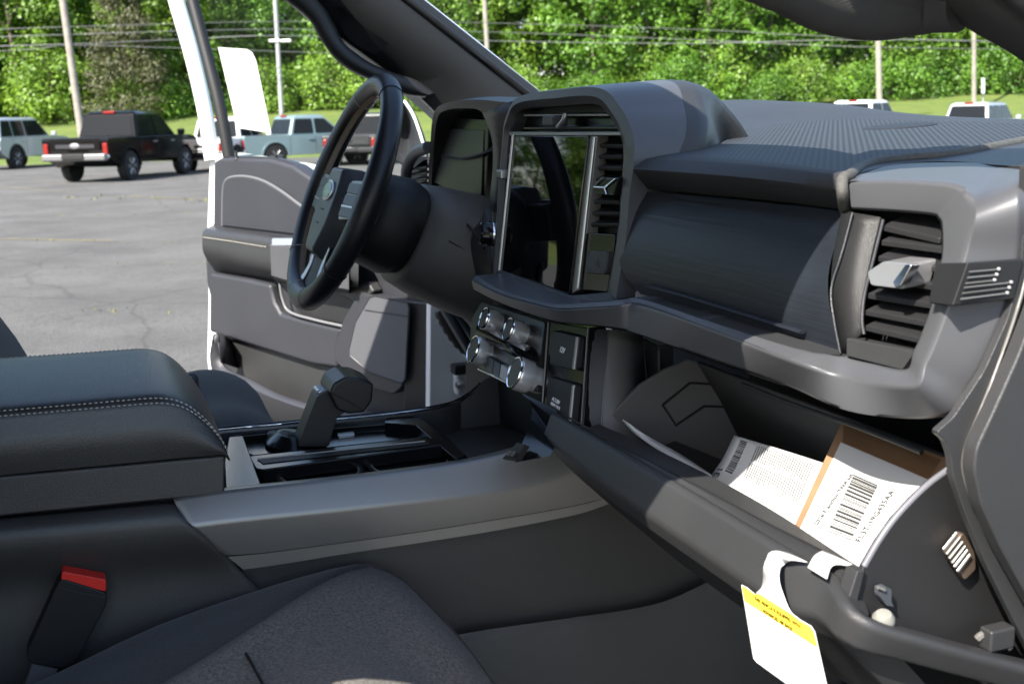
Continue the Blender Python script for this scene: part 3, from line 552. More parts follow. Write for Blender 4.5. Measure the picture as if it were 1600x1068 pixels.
for k in range(4):
    u = k / 4
    slab('climate_key', [KP(762 + 42 * u, 556 + 26 * u, -.001), KP(771 + 42 * u, 562 + 26 * u, -.001), KP(768 + 42 * u, 584 + 22 * u, -.001), KP(759 + 42 * u, 578 + 22 * u, -.001)], (.005, 0, 0), M_bluegrey if k != 2 else mat('pale_key_cap', (.45, .45, .46), .4), cpan, bevel=.0006)  # third key of the row has a paler cap
tube('panel_lip', [KP(748, 576, .0), KP(785, 594, .0), KP(818, 610, .0)], .002, M_chrome, cpan, n=8)
# outlet panel
def OP(x, y, o=0): return QS(x, y, -.075 + o, .30, 1.30)
op_ = slab('outlet_panel', rounded([OP(855, 502, .004), OP(922, 512, .004), OP(908, 700, .004), OP(842, 690, .004)], .004), (.02, 0, 0), M_gloss, T, bevel=.0015)
for a, b in (((857, 503), (843, 688)), ((919, 512), (906, 700))):
    tube('outlet_edge', [OP(*a, .003), OP(*b, .003)], .0012, M_bar, op_, n=6)
l1 = slab('outlet_lid', rounded([OP(863, 516, -.004), OP(903, 525, -.004), OP(897, 578, -.004), OP(858, 569, -.004)], .005), (.012, 0, 0), M_black, T, bevel=.0015)
l2 = slab('outlet_lid', rounded([OP(856, 588, -.004), OP(898, 600, -.004), OP(888, 690, -.004), OP(848, 675, -.004)], .005), (.012, 0, 0), M_black, T, bevel=.0015)
for lid, (a, b) in ((l1, ((903, 527), (897, 577))), (l2, ((897, 602), (888, 690)))):
    tube('lid_edge', [OP(*a, -.003), OP(*b, -.003)], .0026, M_bar, lid, n=8)
text('lid_text', '12V', OP(879, 547, -.0045), (0, -1, 0), (.3, 0, 1), .0085, M_white_ink, l1, bold=.0002, fit=.0125)
text('lid_text', 'AC120V', OP(869, 626, -.0045), (0, -1, -.02), (.3, 0, 1), .0085, M_white_ink, l2, fit=.021)
text('lid_text', '400W MAX', OP(868, 634, -.0045), (0, -1, -.02), (.3, 0, 1), .0078, M_white_ink, l2, fit=.026)
# stack side below the band
sa_, sb_ = OP(921, 513, .004), OP(906, 702, .004)
se_ = [Q(951, 515, Y=sa_.y - .004), Q(946, 580, Y=(sa_.y + sb_.y) / 2 - .004), Q(938, 702, Y=sb_.y - .004)]
sheet('stack_side_strip', [cr([sa_, OP(915, 590, .004), sb_], 10), cr(se_, 10)], M_dark2, T)
M_side = mat('stack_side_grey', (.105, .103, .098), .5, bump=.2, bscale=900, kind='leather', vary=.06)
sheet('stack_side', [cr(se_, 10), cr([Q(1002, 524, Y=sa_.y - .002), Q(1008, 600, Y=sa_.y - .002), Q(1020, 720, Y=sb_.y - .002)], 10)], M_side, T, solid=.004)
tube('side_edge', [p + V(-.0006, -.0006, 0) for p in cr(se_, 10)], .0011, M_silver, T, n=6)

# ================================================================ centre console
YN = -.167
st_px = [(-420, 678), (-150, 656), (0, 643), (120, 633), (200, 626), (250, 623), (282, 629), (308, 645), (332, 669), (349, 694), (356, 716)]
bt_px = [(-420, 784), (-150, 757), (0, 742), (120, 730.5), (200, 723), (250, 718), (282, 715), (308, 713), (332, 711), (349, 710), (356, 718)]
stc = cr([Q(*p, Y=YN) for p in st_px], 46); btc = cr([Q(*p, Y=YN - .006) for p in bt_px], 46)
def shift(c, y, dz=0, dxx=0): return [Vector((p.x + dxx, y, p.z + dz)) for p in c]
mid1 = [a.lerp(b, .55) + V(.002, -.007, 0) for a, b in zip(stc, btc)]
mid0 = [a.lerp(b, .18) + V(.001, -.0035, 0) for a, b in zip(stc, btc)]
lid_rows = [btc, mid1, mid0, stc, shift(stc, YN + .03, .005), shift(stc, -.06, .009), shift(stc, .03, .009), shift(stc, .07, .005), shift(stc, .098, 0)]
lid_rows += [shift(btc, .105, .03), shift(btc, .105, 0)]
lid = sheet('armrest_lid', lid_rows, M_leather, T, nv=34, sharp=80)
tag(lid, 'padded black leather armrest lid with pale double stitching')
def stitches(name, curve, off, mat_, parent, pitch=.0052, frac=.62, r=.0008):
    pts = [Vector(p) for p in curve]; L_ = [0]
    for a, b in zip(pts, pts[1:]): L_.append(L_[-1] + (b - a).length)
    def at(s):
        i = max(0, min(len(pts) - 2, int(np.searchsorted(L_, s)) - 1)); return pts[i].lerp(pts[i + 1], (s - L_[i]) / max(1e-9, L_[i + 1] - L_[i])) + off
    vs_, fs, s = [], [], 0
    while s < L_[-1] - pitch:
        a, b = at(s), at(s + pitch * frac); d = (b - a).normalized(); u = V(0, 0, 1) if abs(d.z) < .9 else V(0, 1, 0); u = (u - d * u.dot(d)).normalized(); w = d.cross(u); k = len(vs_)
        for p, rr in ((a, r * .5), ((a + b) / 2, r), (b, r * .5)):
            for q in range(5): vs_.append(p + (u * math.cos(q * 1.2566) + w * math.sin(q * 1.2566)) * rr)
        for e in range(2):
            for q in range(5): fs.append((k + e * 5 + q, k + e * 5 + (q + 1) % 5, k + (e + 1) * 5 + (q + 1) % 5, k + (e + 1) * 5 + q))
        s += pitch
    o = mesh_obj(name, vs_, fs, mat_, parent); o['kind'] = 'stuff'; return o
stitches('lid_stitching', stc, V(.0005, -.0015, .0012), M_thread, lid)
stitches('lid_stitching', [a.lerp(b, .07) for a, b in zip(stc, btc)], V(.0015, -.003, .0008), M_thread, lid)
stitches('lid_stitching', shift(stc, .09, .003), V(0, 0, .0006), M_thread, lid)
base_px = [(-420, 786), (0, 744), (352, 712), (351, 770), (330, 774), (0, 807), (-420, 850)]
slab('console_bin', [Q(*p, Y=YN - .003) for p in base_px], (0, .265, 0), M_soft, T, bevel=.003)
# soft side panel of the console below the bin
def rowY(px, Y): return [Q(*p, Y=Y) for p in px]
cols = [(-400, 852), (-150, 826), (0, 811), (130, 799), (230, 789), (268, 786)]
def down(px, d, sl=0): return [(x + sl * (i / (len(px) - 1)), y + d) for i, (x, y) in enumerate(px)]
sheet('console_side', [rowY(cols, YN), rowY(down(cols, 10, 9), YN - .016), rowY(down(cols, 26, 22), YN - .025), rowY(down(cols, 58, 58), YN - .022), rowY(down(cols, 100, 104), YN - .006), rowY(down(cols, 180, 170), YN - .006), rowY(down(cols, 420, 300), YN - .006)], M_soft, T, nu=26, nv=24, solid=.004, sharp=70)
slab('console_core', [V(-1.1, YN + .012, 1.19), V(-.47, YN + .012, 1.19), V(-.44, YN + .012, 1.10), V(-.42, YN + .012, .66), V(-1.1, YN + .012, .66)], (0, .22, 0), M_black, T, bevel=0)
# satin trim bar along the console, widening towards the dash
tb_t = rowY([(272, 783), (357, 770), (500, 755), (640, 738), (740, 723), (815, 704), (855, 688), (890, 665), (930, 630)], YN - .004)
tb_r = rowY([(290, 822), (372, 812), (520, 797), (650, 783), (750, 771), (830, 758), (880, 742), (930, 722), (985, 690)], YN - .019)
tb_b = rowY([(352, 866), (410, 862), (540, 845), (660, 828), (760, 812), (850, 797), (915, 784), (965, 768), (1030, 730)], YN - .017)
tb_c = rowY([(355, 869), (412, 864), (540, 847), (660, 830), (760, 814), (850, 799), (915, 786), (965, 770), (1030, 732)], YN - .014)
tb_d = rowY([(380, 889), (432, 882), (550, 863), (665, 846), (765, 830), (860, 812), (920, 798), (975, 776), (1040, 740)], YN - .014)
sheet('trim_bar', [cr(r, 44) for r in ([p + V(0, .02, -.002) for p in tb_t], [p + V(0, .003, .0008) for p in tb_t], [a.lerp(b, .06) for a, b in zip(tb_t, tb_r)], [a.lerp(b, .9) + V(0, .0004, 0) for a, b in zip(tb_t, tb_r)], tb_r, [a.lerp(b, .08) + V(0, .0002, 0) for a, b in zip(tb_r, tb_b)], tb_b)], M_bar, T, solid=.004, sharp=80)
wn_ = COL.objects[-1].modifiers.new('w', 'WEIGHTED_NORMAL'); wn_.keep_sharp = True; wn_.weight = 80
sheet('trim_bar_foot', [cr(r, 44) for r in (tb_c, tb_d, [p + V(0, .04, -.002) for p in tb_d])], M_bar, T, sharp=18)
# tunnel side under the bar, with its hollow and its raised lower pad
slab('tunnel_side', rowY([(330, 850), (720, 835), (960, 770), (1230, 850), (1300, 1200), (560, 1200), (400, 930)], YN + .012), (0, .02, 0), M_soft, T, bevel=.002)
lowp = [[(650, 1005), (760, 985), (880, 968), (1020, 946), (1090, 918), (1180, 872), (1300, 800)], [(652, 1020), (765, 1000), (885, 984), (1024, 962), (1096, 935), (1190, 890), (1310, 830)], [(670, 1200), (800, 1200), (900, 1200), (1040, 1200), (1120, 1200), (1220, 1200), (1340, 1200)]]
sheet('tunnel_pad', [rowY(lowp[0], YN + .012), [p + V(0, 0, .0015) for p in rowY(lowp[0], YN - .014)], rowY(lowp[1], YN - .02), rowY(lowp[2], YN - .02)], M_soft, T, nu=26, sharp=40)
# ---- top tray
ZT = 1.163
def Z_(pts, z=ZT): return [Q(*p, Z=z) for p in pts]
tray = slab('console_tray', Z_([(340, 668), (480, 655), (600, 645), (690, 634), (760, 600), (880, 600), (880, 690), (830, 712), (745, 728), (640, 743), (357, 776)], 1.112), (0, 0, -.01), M_gloss, T, bevel=0)
slab('tray_panel', Z_([(350, 722), (357, 682), (380, 680), (412, 766), (352, 773)]), (0, 0, -.012), M_gloss, tray, bevel=.002)
slab('slot_bar', rounded(Z_([(390, 712), (666, 683), (688, 684), (694, 694), (410, 733), (400, 731)]), .004), (0, 0, -.016), M_gloss, tray, bevel=.0025)
slab('bar_slot', Z_([(402, 717), (664, 689), (671, 694), (411, 724)], ZT + .0006), (0, 0, .0004), M_black, tray, bevel=0)
tube('slot_bead', Z_([(402, 717), (664, 689)], ZT + .001), .001, M_bar, tray, n=6)
slab('tray_frame', rounded(Z_([(600, 660), (604, 652), (646, 649), (662, 655), (728, 710), (712, 716), (650, 664)], ZT - .001), .004), (0, 0, -.016), M_gloss, tray, bevel=.0025, seg=3)
slab('shift_plate', Z_([(366, 684), (420, 680), (612, 664), (648, 674), (662, 683), (396, 711), (384, 706)], 1.152), (0, 0, -.012), M_gloss, tray, bevel=.002)
tube('plate_lip', cr(Z_([(366, 684), (372, 682), (420, 677), (520, 669), (620, 661)], 1.158), 16), .0028, M_gloss, tray, n=8)
lathe('mode_dial', [(.008, 0), (.008, .006), (.006, .008)], Q(428, 683, Z=1.153), (0, 0, 1), M_satinchrome, tray, n=20)
slab('mode_key', Z_([(434, 682), (456, 679), (458, 683), (437, 687)], 1.156), (0, 0, -.004), M_bluegrey, tray, bevel=.0008)
slab('usb_port', Z_([(527, 676), (552, 673), (554, 678), (529, 681)], 1.156), (0, 0, -.004), M_satinchrome, tray, bevel=.0006)
lathe('shift_boot', [(.030, 0), (.029, .004), (.020, .012), (.016, .016)], Q(452, 696, Z=1.15), (.15, 0, 1), M_gloss, tray, n=28, sx=1.5)
for x_, y_ in ((500, 738), (640, 722)):
    c = Q(x_, y_, Z=1.150)
    cup = lathe('cup_holder', [(.050, -.001), (.050, 0), (.044, 0), (.042, -.003), (.040, -.035), (.02, -.036)], c, (0, 0, 1), M_gloss, tray, n=48, caps=(0, 1))
    lathe('cup_ring', [(.043, .0004), (.0445, .0014), (.046, .0004)], c, (0, 0, 1), M_bar, tray, n=48, caps=(0, 0))
slab('cup_plate', Z_([(398, 742), (410, 734), (694, 695), (716, 716), (735, 728), (640, 742), (402, 770)], 1.146), (0, 0, -.004), M_gloss, tray, bevel=0)
tube('tray_edge_line', [Q(*p, Y=YN - .001) + V(0, 0, .0012) for p in ((354, 770), (500, 755), (640, 738), (740, 723), (800, 708))], .0012, M_satinchrome, tray, n=6)
# far rim of the console with its bright edge
fr_px = [(335, 671), (360, 668), (420, 663), (480, 657), (540, 652), (600, 646), (660, 639), (704, 630), (728, 618), (746, 604), (757, 590)]
frm = cr(Z_(fr_px, 1.166), 40)
tube('rim_edge', frm, .0028, M_gloss, T, n=8); tube('rim_line', [p + V(0, -.006, .001) for p in frm], .0011, M_chrome, T, n=6)
sheet('console_rim', [[p + V(0, .01, -.003) for p in frm], [p + V(0, -.004, -.005) for p in frm], [p + V(0, -.006, -.055) for p in frm]], M_dark2, T)
sheet('console_far_side', [[p + V(0, .01, -.003) for p in frm], [p + V(0, .012, -.5) for p in frm]], M_dark, T)
# bin under the climate panel: back wall, sloping floor, ports
bw = sheet('bin_wall', [[Q(690, 648, Y=.085), Q(735, 618, Y=.085), Q(762, 590, Y=.085), Q(860, 560, Y=.085)], [Q(690, 676, Y=.08), Q(735, 668, Y=.08), Q(800, 660, Y=.08), Q(860, 655, Y=.08)]], M_dark2, T, nu=12)
sheet('bin_floor', [[Q(690, 676, Y=.08), Q(735, 668, Y=.08), Q(800, 660, Y=.08), Q(860, 655, Y=.08)], [Q(745, 728, Y=-.13), Q(775, 724, Y=-.13), Q(815, 716, Y=-.13), Q(860, 702, Y=-.13)]], mat('rubber_mat', (.04, .038, .035), .6, bump=.3, bscale=800), T, nu=10, nv=6)
sheet('bin_front', [[Q(812, 612, X=-.115), Q(870, 640, X=-.105)], [Q(832, 640, X=-.12), Q(868, 690, X=-.115)], [Q(805, 722, X=-.15), Q(860, 712, X=-.14)]], M_gloss, T, nv=8)
ub = slab('usb_panel', [Q(784, 716, X=-.158), Q(808, 690, X=-.15), Q(820, 694, X=-.15), Q(806, 718, X=-.158)], (.006, 0, -.003), M_black, T, bevel=.001)
for k in range(2): slab('usb_port', [Q(792 + 6 * k, 710 + k, X=-.1585), Q(797 + 6 * k, 703 + k, X=-.157), Q(801 + 6 * k, 705 + k, X=-.157), Q(796 + 6 * k, 712 + k, X=-.1585)], (-.0012, 0, 0), M_bar, ub, bevel=.0003)
slab('dash_lower_centre', [Q(728, 560, X=-.05), Q(860, 560, X=-.05), Q(860, 720, X=-.05), Q(728, 700, X=-.05)], (.02, 0, 0), M_black, T, bevel=0)
# shifter: leaning stalk and pistol head
stalk = slab('gear_stalk', rounded([Q(465, 698, Y=-.012), Q(496, 618, Y=-.012), Q(520, 605, Y=-.012), Q(545, 640, Y=-.012), Q(527, 652, Y=-.012), Q(514, 698, Y=-.012)], .004), (0, .036, 0), M_dark, T, bevel=.006, seg=3)
tag(stalk, 'gear lever stalk leaning up from the console tray')
head = slab('gear_knob', rounded([Q(x, y, Y=-.026) for x, y in ((515, 614), (522, 599), (540, 589), (562, 590), (584, 600), (582, 626), (570, 644), (545, 647), (527, 640))], .0025, 3), (0, .060, .002), M_wheelleather, T, bevel=.0042, seg=4)
tube('knob_seam', [Q(516, 612, Y=-.0268), Q(545, 627, Y=-.0275), Q(568, 641, Y=-.0268)], .0006, M_black, head, n=6)
box('release_button', Q(500, 616, Y=.01), (.012, .03, .018), M_satinchrome, stalk, bevel=.003)

# ================================================================ seats and belt
def cushion(name, rows, mat_, **k): return sheet(name, rows, mat_, T, nu=26, nv=26, sharp=80, **k)
# passenger cushion: only its inner front corner is in view
crest = [Q(-260, 1230, Z=1.02), Q(-40, 1110, Z=1.02), Q(90, 1050, Z=1.03), Q(250, 975, Z=1.045), Q(420, 917, Z=1.055), Q(520, 890, Z=1.06), Q(575, 884, Z=1.06), Q(622, 902, Z=1.055), Q(662, 938, Z=1.045), Q(720, 1000, Z=1.025), Q(775, 1075, Z=1.0), Q(840, 1180, Z=.96)]
near = [Q(-100, 1420, Z=1.03), Q(60, 1300, Z=1.045), Q(190, 1200, Z=1.055), Q(300, 1120, Z=1.065), Q(390, 1060, Z=1.07), Q(460, 1010, Z=1.072), Q(530, 990, Z=1.07), Q(590, 1010, Z=1.06), Q(640, 1045, Z=1.05), Q(690, 1110, Z=1.03), Q(730, 1190, Z=1.0), Q(780, 1290, Z=.96)]
inner = [p + V(.0, .035, -.05) for p in crest]; inner2 = [p + V(.01, .045, -.22) for p in crest]
B_ = [Q(-150, 1330, Z=1.045), Q(60, 1190, Z=1.055), Q(180, 1110, Z=1.062), Q(290, 1045, Z=1.068), Q(400, 975, Z=1.071), Q(500, 912, Z=1.068), Q(572, 885.5, Z=1.061)] + crest[7:]
mid2 = [a.lerp(b, .35) + V(0, 0, .010) for a, b in zip(B_, near)]
far_ = [p + V(-.02, -.3, -.005) for p in near]; far2 = [p + V(0, -.05, -.2) for p in far_]
cushion('seat_cushion', [B_, mid2, near, far_, far2], M_fabric)
cushion('seat_bolster', [inner2, inner, crest, [a.lerp(b, .5) + V(0, 0, .004) for a, b in zip(crest, B_)], [p + V(0, 0, -.0015) for p in B_]], M_fabric_d)
tube('cushion_seam', cr([Q(372, 1003, Z=1.0735), Q(390, 1030, Z=1.076), Q(412, 1070, Z=1.08), Q(450, 1130, Z=1.08)], 14), .0014, M_black, T, n=6)
box('seat_back', (-.98, -.42, 1.30), (.14, .50, .62), M_fabric, T, axes=((.95, 0, .25), (0, 1, 0), (-.25, 0, .95)), bevel=.05, seg=4)
box('head_restraint', (-1.10, -.42, 1.72), (.09, .28, .18), M_fabric, T, bevel=.04, seg=4)
# driver's seat, seen past the armrest
drow = [[V(-.95, y, 1.02 + dz) for y, dz in ((.16, -.06), (.19, .02), (.28, .04), (.42, .02), (.58, .04), (.66, .02), (.68, -.06))]]
dz0 = Q(420, 621, Y=.30)
for x, zb in ((-.75, 1.02), (-.52, dz0.z - .085), (-.42, dz0.z - .055), (-.36, dz0.z - .06), (-.31, dz0.z - .10), (-.29, dz0.z - .2)):
    drow.append([V(x, y, zb + dz) for y, dz in ((.16, -.06), (.19, .02), (.28, .04), (.42, .03), (.58, .04), (.66, .02), (.68, -.06))])
cushion('seat_cushion', drow, M_fabric_d)
db = [Q(-160, 330, Y=.64), Q(-60, 425, Y=.64), Q(0, 490, Y=.64), Q(26, 524, Y=.64), Q(52, 566, Y=.64), Q(40, 600, Y=.64), Q(-200, 640, Y=.64), Q(-300, 400, Y=.64)]
slab('seat_back', db, (0, -.46, 0), M_fabric_d, T, bevel=.02, seg=3)
box('head_restraint', (-1.12, .42, 1.70), (.09, .28, .18), M_fabric_d, T, bevel=.04, seg=4)
# belt buckle
BY = -.205
bk = slab('belt_buckle', rounded([Q(94, 903, Y=BY), Q(168, 926, Y=BY), Q(166, 945, Y=BY), Q(118, 1036, Y=BY), Q(102, 1045, Y=BY), Q(46, 1036, Y=BY), Q(40, 1022, Y=BY)], .006, 3), (0, .024, 0), M_black, T, bevel=.003, seg=3)
tag(bk, 'black seat belt buckle with red release button')
slab('release_button', rounded([Q(97, 892, Y=BY + .002), Q(166, 905, Y=BY + .002), Q(166, 924, Y=BY + .002), Q(95, 908, Y=BY + .002)], .003), (0, .019, 0), M_red, bk, bevel=.0015)
tube('buckle_seam', [Q(92, 916, Y=BY - .0005), Q(130, 926, Y=BY - .0005), Q(164, 932, Y=BY - .0005)], .0007, M_dark2, bk, n=6)
slab('buckle_stalk', [Q(50, 1036, Y=BY + .006), Q(92, 1044, Y=BY + .006), Q(60, 1120, Y=BY + .006), Q(20, 1120, Y=BY + .006)], (0, .012, 0), M_belt, bk, bevel=.002)

# ================================================================ steering wheel and column
WC = V(-.186, .39, 1.4345); TL_ = math.radians(24)
WU = V(0, 1, 0); WW = V(math.sin(TL_), 0, math.cos(TL_)); WN = V(-math.cos(TL_), 0, math.sin(TL_))   # left, up, towards the driver
def wp(a, b, n=0): return WC + WU * a + WW * b + WN * n
wheel = empty('steering_wheel', (0, 0, 0), parent=T)
tag(wheel, 'black leather steering wheel with oval emblem and silver lower spoke')
RIM = .176
def rim_pt(t, rr=RIM): return wp(math.cos(t) * rr, math.sin(t) * rr * (1 if math.sin(t) > 0 else .985))
N_ = 96
tube('rim', [rim_pt(2 * math.pi * i / N_) for i in range(N_)], [.0168 + .0014 * math.cos(2 * (2 * math.pi * i / N_)) ** 2 for i in range(N_)], M_wheelleather, wheel, n=20, closed=True)
for t_ in (62, 118, -40, -140, -75, -105):
    t = math.radians(t_); c = rim_pt(t); rad = (c - WC).normalized()
    ring = [c + rad * math.cos(q) * .0176 + WN * math.sin(q) * .0176 for q in [2 * math.pi * k / 20 for k in range(20)]]
    tube('rim_seam', ring, .0007, M_thread if t_ in (62, -40, -75) else M_black, wheel, n=5, closed=True)
sv, sf = [], []
for i in range(150):
    t = math.radians(-70 + 155 * i / 149)
    c = rim_pt(t); rad = -(c - WC).normalized(); tan = WN.cross(rad).normalized()
    for s in (1, -1):
        d = (tan * .0034 + WN * .0046 * s).normalized(); p0 = c + rad * .0186 + WN * .0016 * s
        w_ = d.cross(rad).normalized() * .0009; k = len(sv)
        sv += [p0 - d * .0038 - w_, p0 + d * .0038 - w_, p0 + d * .0038 + w_, p0 - d * .0038 + w_]; sf.append((k, k + 1, k + 2, k + 3))
st_ = mesh_obj('rim_stitching', sv, sf, M_thread2, wheel, smooth=False, fix=False); st_['kind'] = 'stuff'
# hub cover: wide base and smaller raised face
face = [(-.036, .056), (.036, .056), (.052, .022), (.050, -.030), (.028, -.078), (-.028, -.078), (-.050, -.030), (-.052, .022)]
HB = -.022
fb_ = [[wp(a * 1.25, b * 1.16 + HB, -.035) for a, b in face], [wp(a * 1.2, b * 1.12 + HB, -.006) for a, b in face], [wp(a * 1.0, b * 1.0 + HB, .017) for a, b in face], [wp(a * .94, b * .94 + HB, .020) for a, b in face]]
M_hub = mat('hub_soft_plastic', (.050, .054, .064), .38, bump=.15, bscale=1000, kind='leather')  # lighter bluish tone puts the sky's reflection into the colour
hub = sheet('hub_cover', fb_, M_hub, wheel, close=True, caps=True, bevel=.004, seg=3)
em = Q(516, 304, Y=WC.y + .02)
emc = wp(.0, -.004, .0205)
lathe('emblem', [(.0165, 0), (.0165, .002), (.0148, .0032), (.0148, .0022), (.001, .003)], emc, WN, M_satinchrome, hub, n=36, up=WW, sx=2.1)
lathe('emblem_field', [(.0122, .0024), (.0118, .0034), (.001, .0038)], emc, WN, mat('emblem_silver_blue', (.42, .50, .55), .2, metal=.7), hub, n=36, up=WW, sx=2.25)
for b_, s_ in ((-.034, .010), (-.056, .005)):
    tube('hub_mark', [wp(-s_, b_, .0206), wp(s_, b_, .0206)], .0012, M_black, hub, n=5)
# side spokes with switch pads, lower spoke
for s in (1, -1):
    sp_ = slab('spoke', [wp(s * .07, .016, -.004), wp(s * .165, .024, -.010), wp(s * .166, -.032, -.010), wp(s * .075, -.044, -.004)], WN * -.016, M_black, wheel, bevel=.004)
    bz = slab('switch_bezel', rounded([wp(s * .074, .020, .010), wp(s * .140, .024, .006), wp(s * .141, -.034, .006), wp(s * .076, -.042, .010)], .008), WN * -.008, M_bar, wheel, bevel=.0015)
    for k in range(3):
        b0 = .016 - .018 * k
        slab('switch', rounded([wp(s * .079, b0, .0125), wp(s * .134, b0 + .002, .0090), wp(s * .135, b0 - .0145, .0090), wp(s * .080, b0 - .0155, .0125)], .003), WN * -.006, M_bluegrey, bz, bevel=.001)
    slab('switch_line', [wp(s * .081, -.0185, .0132), wp(s * .134, -.0165, .0098), wp(s * .134, -.0195, .0098), wp(s * .081, -.0215, .0132)], WN * -.002, M_satinchrome, bz, bevel=0)
lo = sheet('lower_spoke', [[wp(-.045, -.085, -.004), wp(-.036, -.115, -.006), wp(-.05, -.15, -.006), wp(-.062, -.165, -.004)], [wp(0, -.085, -.002), wp(0, -.115, -.004), wp(0, -.15, -.004), wp(0, -.17, -.002)], [wp(.045, -.085, -.004), wp(.036, -.115, -.006), wp(.05, -.15, -.006), wp(.062, -.165, -.004)]], M_black, wheel, nu=10, nv=7, solid=.006)
for s in (1, -1):
    tube('spoke_trim', cr([wp(s * .050, -.085, .0), wp(s * .040, -.115, -.002), wp(s * .052, -.145, -.001), wp(s * .066, -.160, .002)], 16), [.005 + .006 * i / 15 for i in range(16)], M_satinchrome, lo, n=10, flat=.4, up=WN)
# collar behind the hub and column shroud
def ringn(n_, w, up_, dn, y0=0, m=28, p=2.6):
    r = []
    for k in range(m):
        a = 2 * math.pi * k / m; c, s = math.cos(a), math.sin(a)
        e = (abs(c) ** p + abs(s) ** p) ** (-1 / p); r.append(wp(c * e * w + y0, s * e * (up_ if s > 0 else dn), n_))
    return r
sheet('wheel_collar', [ringn(-.02, .075, .036, .07), ringn(-.03, .096, .046, .088), ringn(-.055, .106, .054, .094), ringn(-.09, .108, .060, .098), ringn(-.112, .100, .054, .09)], M_black, wheel, close=True, caps=True, sharp=70)
sheet('column_shroud', [ringn(-.112, .085, .048, .080), ringn(-.118, .108, .060, .105), ringn(-.15, .118, .068, .112), ringn(-.22, .130, .080, .118, -.01), ringn(-.30, .150, .07, .115, -.03), ringn(-.36, .16, .06, .10, -.03)], mat('column_grey_plastic', (.075, .073, .070), .5, bump=.2, bscale=1000, kind='leather', vary=.08), T, close=True, caps=True, sharp=70)
tube('shroud_seam', [wp(-.1175, -.012, -.15), wp(-.131, -.018, -.20), wp(-.146, -.026, -.26)], .0012, M_black, T, n=5)
# knee panel and underside on the driver's side
sheet('knee_panel', [[V(.02, .75, 1.40), V(-.0, .55, 1.36), V(0, .2, 1.36)], [V(.05, .75, 1.25), V(.03, .55, 1.22), V(.03, .2, 1.22)], [V(.25, .75, 1.12), V(.25, .5, 1.1), V(.25, .2, 1.1)]], M_dark, T, nu=12, nv=10, solid=.004)

# ================================================================ open driver's door
DF, DR = V(.156, 1.0, 0), V(-.265, 1.905, 0)
DD = (DR - DF).normalized(); DN = V(DD.y * -1, DD.x, 0)            # along the door, and into the cab
if DN.x > 0: DN = -DN
def D(x, y, o=0): return QP(x, y, np.array(DF + DN * o), np.array(DN))
door = empty('driver_door', (0, 0, 0), parent=T)
tag(door, 'open driver door with grey inner panel, armrest and pocket')
DO = [(333, 252), (345, 246), (420, 248), (455, 258), (485, 278), (515, 300), (560, 318), (690, 330), (700, 480), (692, 655), (600, 668), (346, 660), (334, 540), (338, 515), (322, 440), (318, 360), (332, 350)]
slab('door_panel', [D(*p) for p in DO], -DN * .05, M_mid, door, bevel=.010, seg=3)
slab('door_shell', [D(x, y, -.05) for x, y in ((326, 246), (340, 240), (470, 262), (700, 322), (706, 690), (338, 690), (322, 560), (324, 470), (322, 360))], -DN * .09, M_white, door, bevel=.01, seg=3)
# upper inset
ins = [(348, 352), (349, 300), (352, 284), (362, 277), (385, 276), (412, 283), (440, 299), (480, 328), (520, 350), (520, 372)]
slab('upper_inset', [D(*p, .001) for p in ins], DN * .006, M_mid, door, bevel=.004, seg=3)
tube('inset_bead', cr([D(*p, .004) for p in ins[:9]], 40), .0042, mat('bead_grey', (.11, .112, .12), .42), door, n=8)
# armrest bolster
def bol(pts, o): return [D(x, y, o) for x, y in pts]
ar = sheet('door_armrest', [bol([(332, 352), (370, 357), (424, 366), (480, 378), (560, 392)], .0), bol([(318, 361), (360, 364), (423, 372), (480, 384), (560, 398)], .055), bol([(316, 372), (360, 378), (421, 388), (480, 398), (560, 410)], .062), bol([(318, 395), (360, 405), (423, 420), (480, 430), (560, 440)], .058), bol([(336, 424), (372, 430), (430, 440), (480, 446), (560, 455)], .0)], M_dark2, door, nu=24, nv=18, sharp=80)
stitches('armrest_stitching', [D(x, y - 1.5, .0635) for x, y in ((318, 372), (360, 378), (421, 388))], DN * .0006, M_thread, ar, pitch=.011, r=.0013)
gr = sheet('pull_grip', [bol([(424, 376), (450, 374), (480, 382), (545, 395)], .05), bol([(422, 384), (450, 386), (480, 394), (545, 408)], .068), bol([(424, 430), (452, 438), (482, 442), (545, 452)], .066), bol([(432, 440), (458, 446), (482, 450), (545, 460)], .02)], M_silver, door, nu=14, sharp=30)
slab('grip_cap', [D(424, 372, .06), D(466, 372, .06), D(470, 384, .068), D(424, 384, .068)], -DN * .01, M_satinchrome, door, bevel=.003)
# lower panel bulge, map pocket, speaker
lp_ = [(341, 424), (400, 434), (436, 442), (442, 470), (452, 487), (490, 498), (548, 511), (541, 540), (541, 572), (500, 566), (442, 548), (340, 516)]
slab('lower_panel', [D(*p, .0) for p in lp_], DN * .028, M_mid, door, bevel=.010, seg=3)
tube('panel_highlight_line', cr([D(*p, .030) for p in ((437, 442), (441, 466), (451, 486), (490, 499), (548, 512))], 24), .0036, mat('highlight_grey', (.16, .163, .172), .4), door, n=8)  # highlight along the pocket edge, painted as a paler line
slab('recess_back', [D(446, 448, .002), D(555, 440, .002), D(556, 508, .002), D(470, 492, .002)], DN * .002, M_dark, door, bevel=0)
slab('switch_block', [D(516, 452, .03), D(575, 440, .03), D(584, 456, .03), D(560, 478, .03)], -DN * .03, M_dark2, door, bevel=.006)
sg_o = [(541, 535), (553, 497), (574, 460), (584, 455), (640, 466), (648, 470), (646, 600), (632, 612), (575, 596), (541, 560)]
spk = slab('speaker_surround', rounded([D(*p, .0) for p in sg_o], .012), DN * .034, M_mid, door, bevel=.008, seg=3)
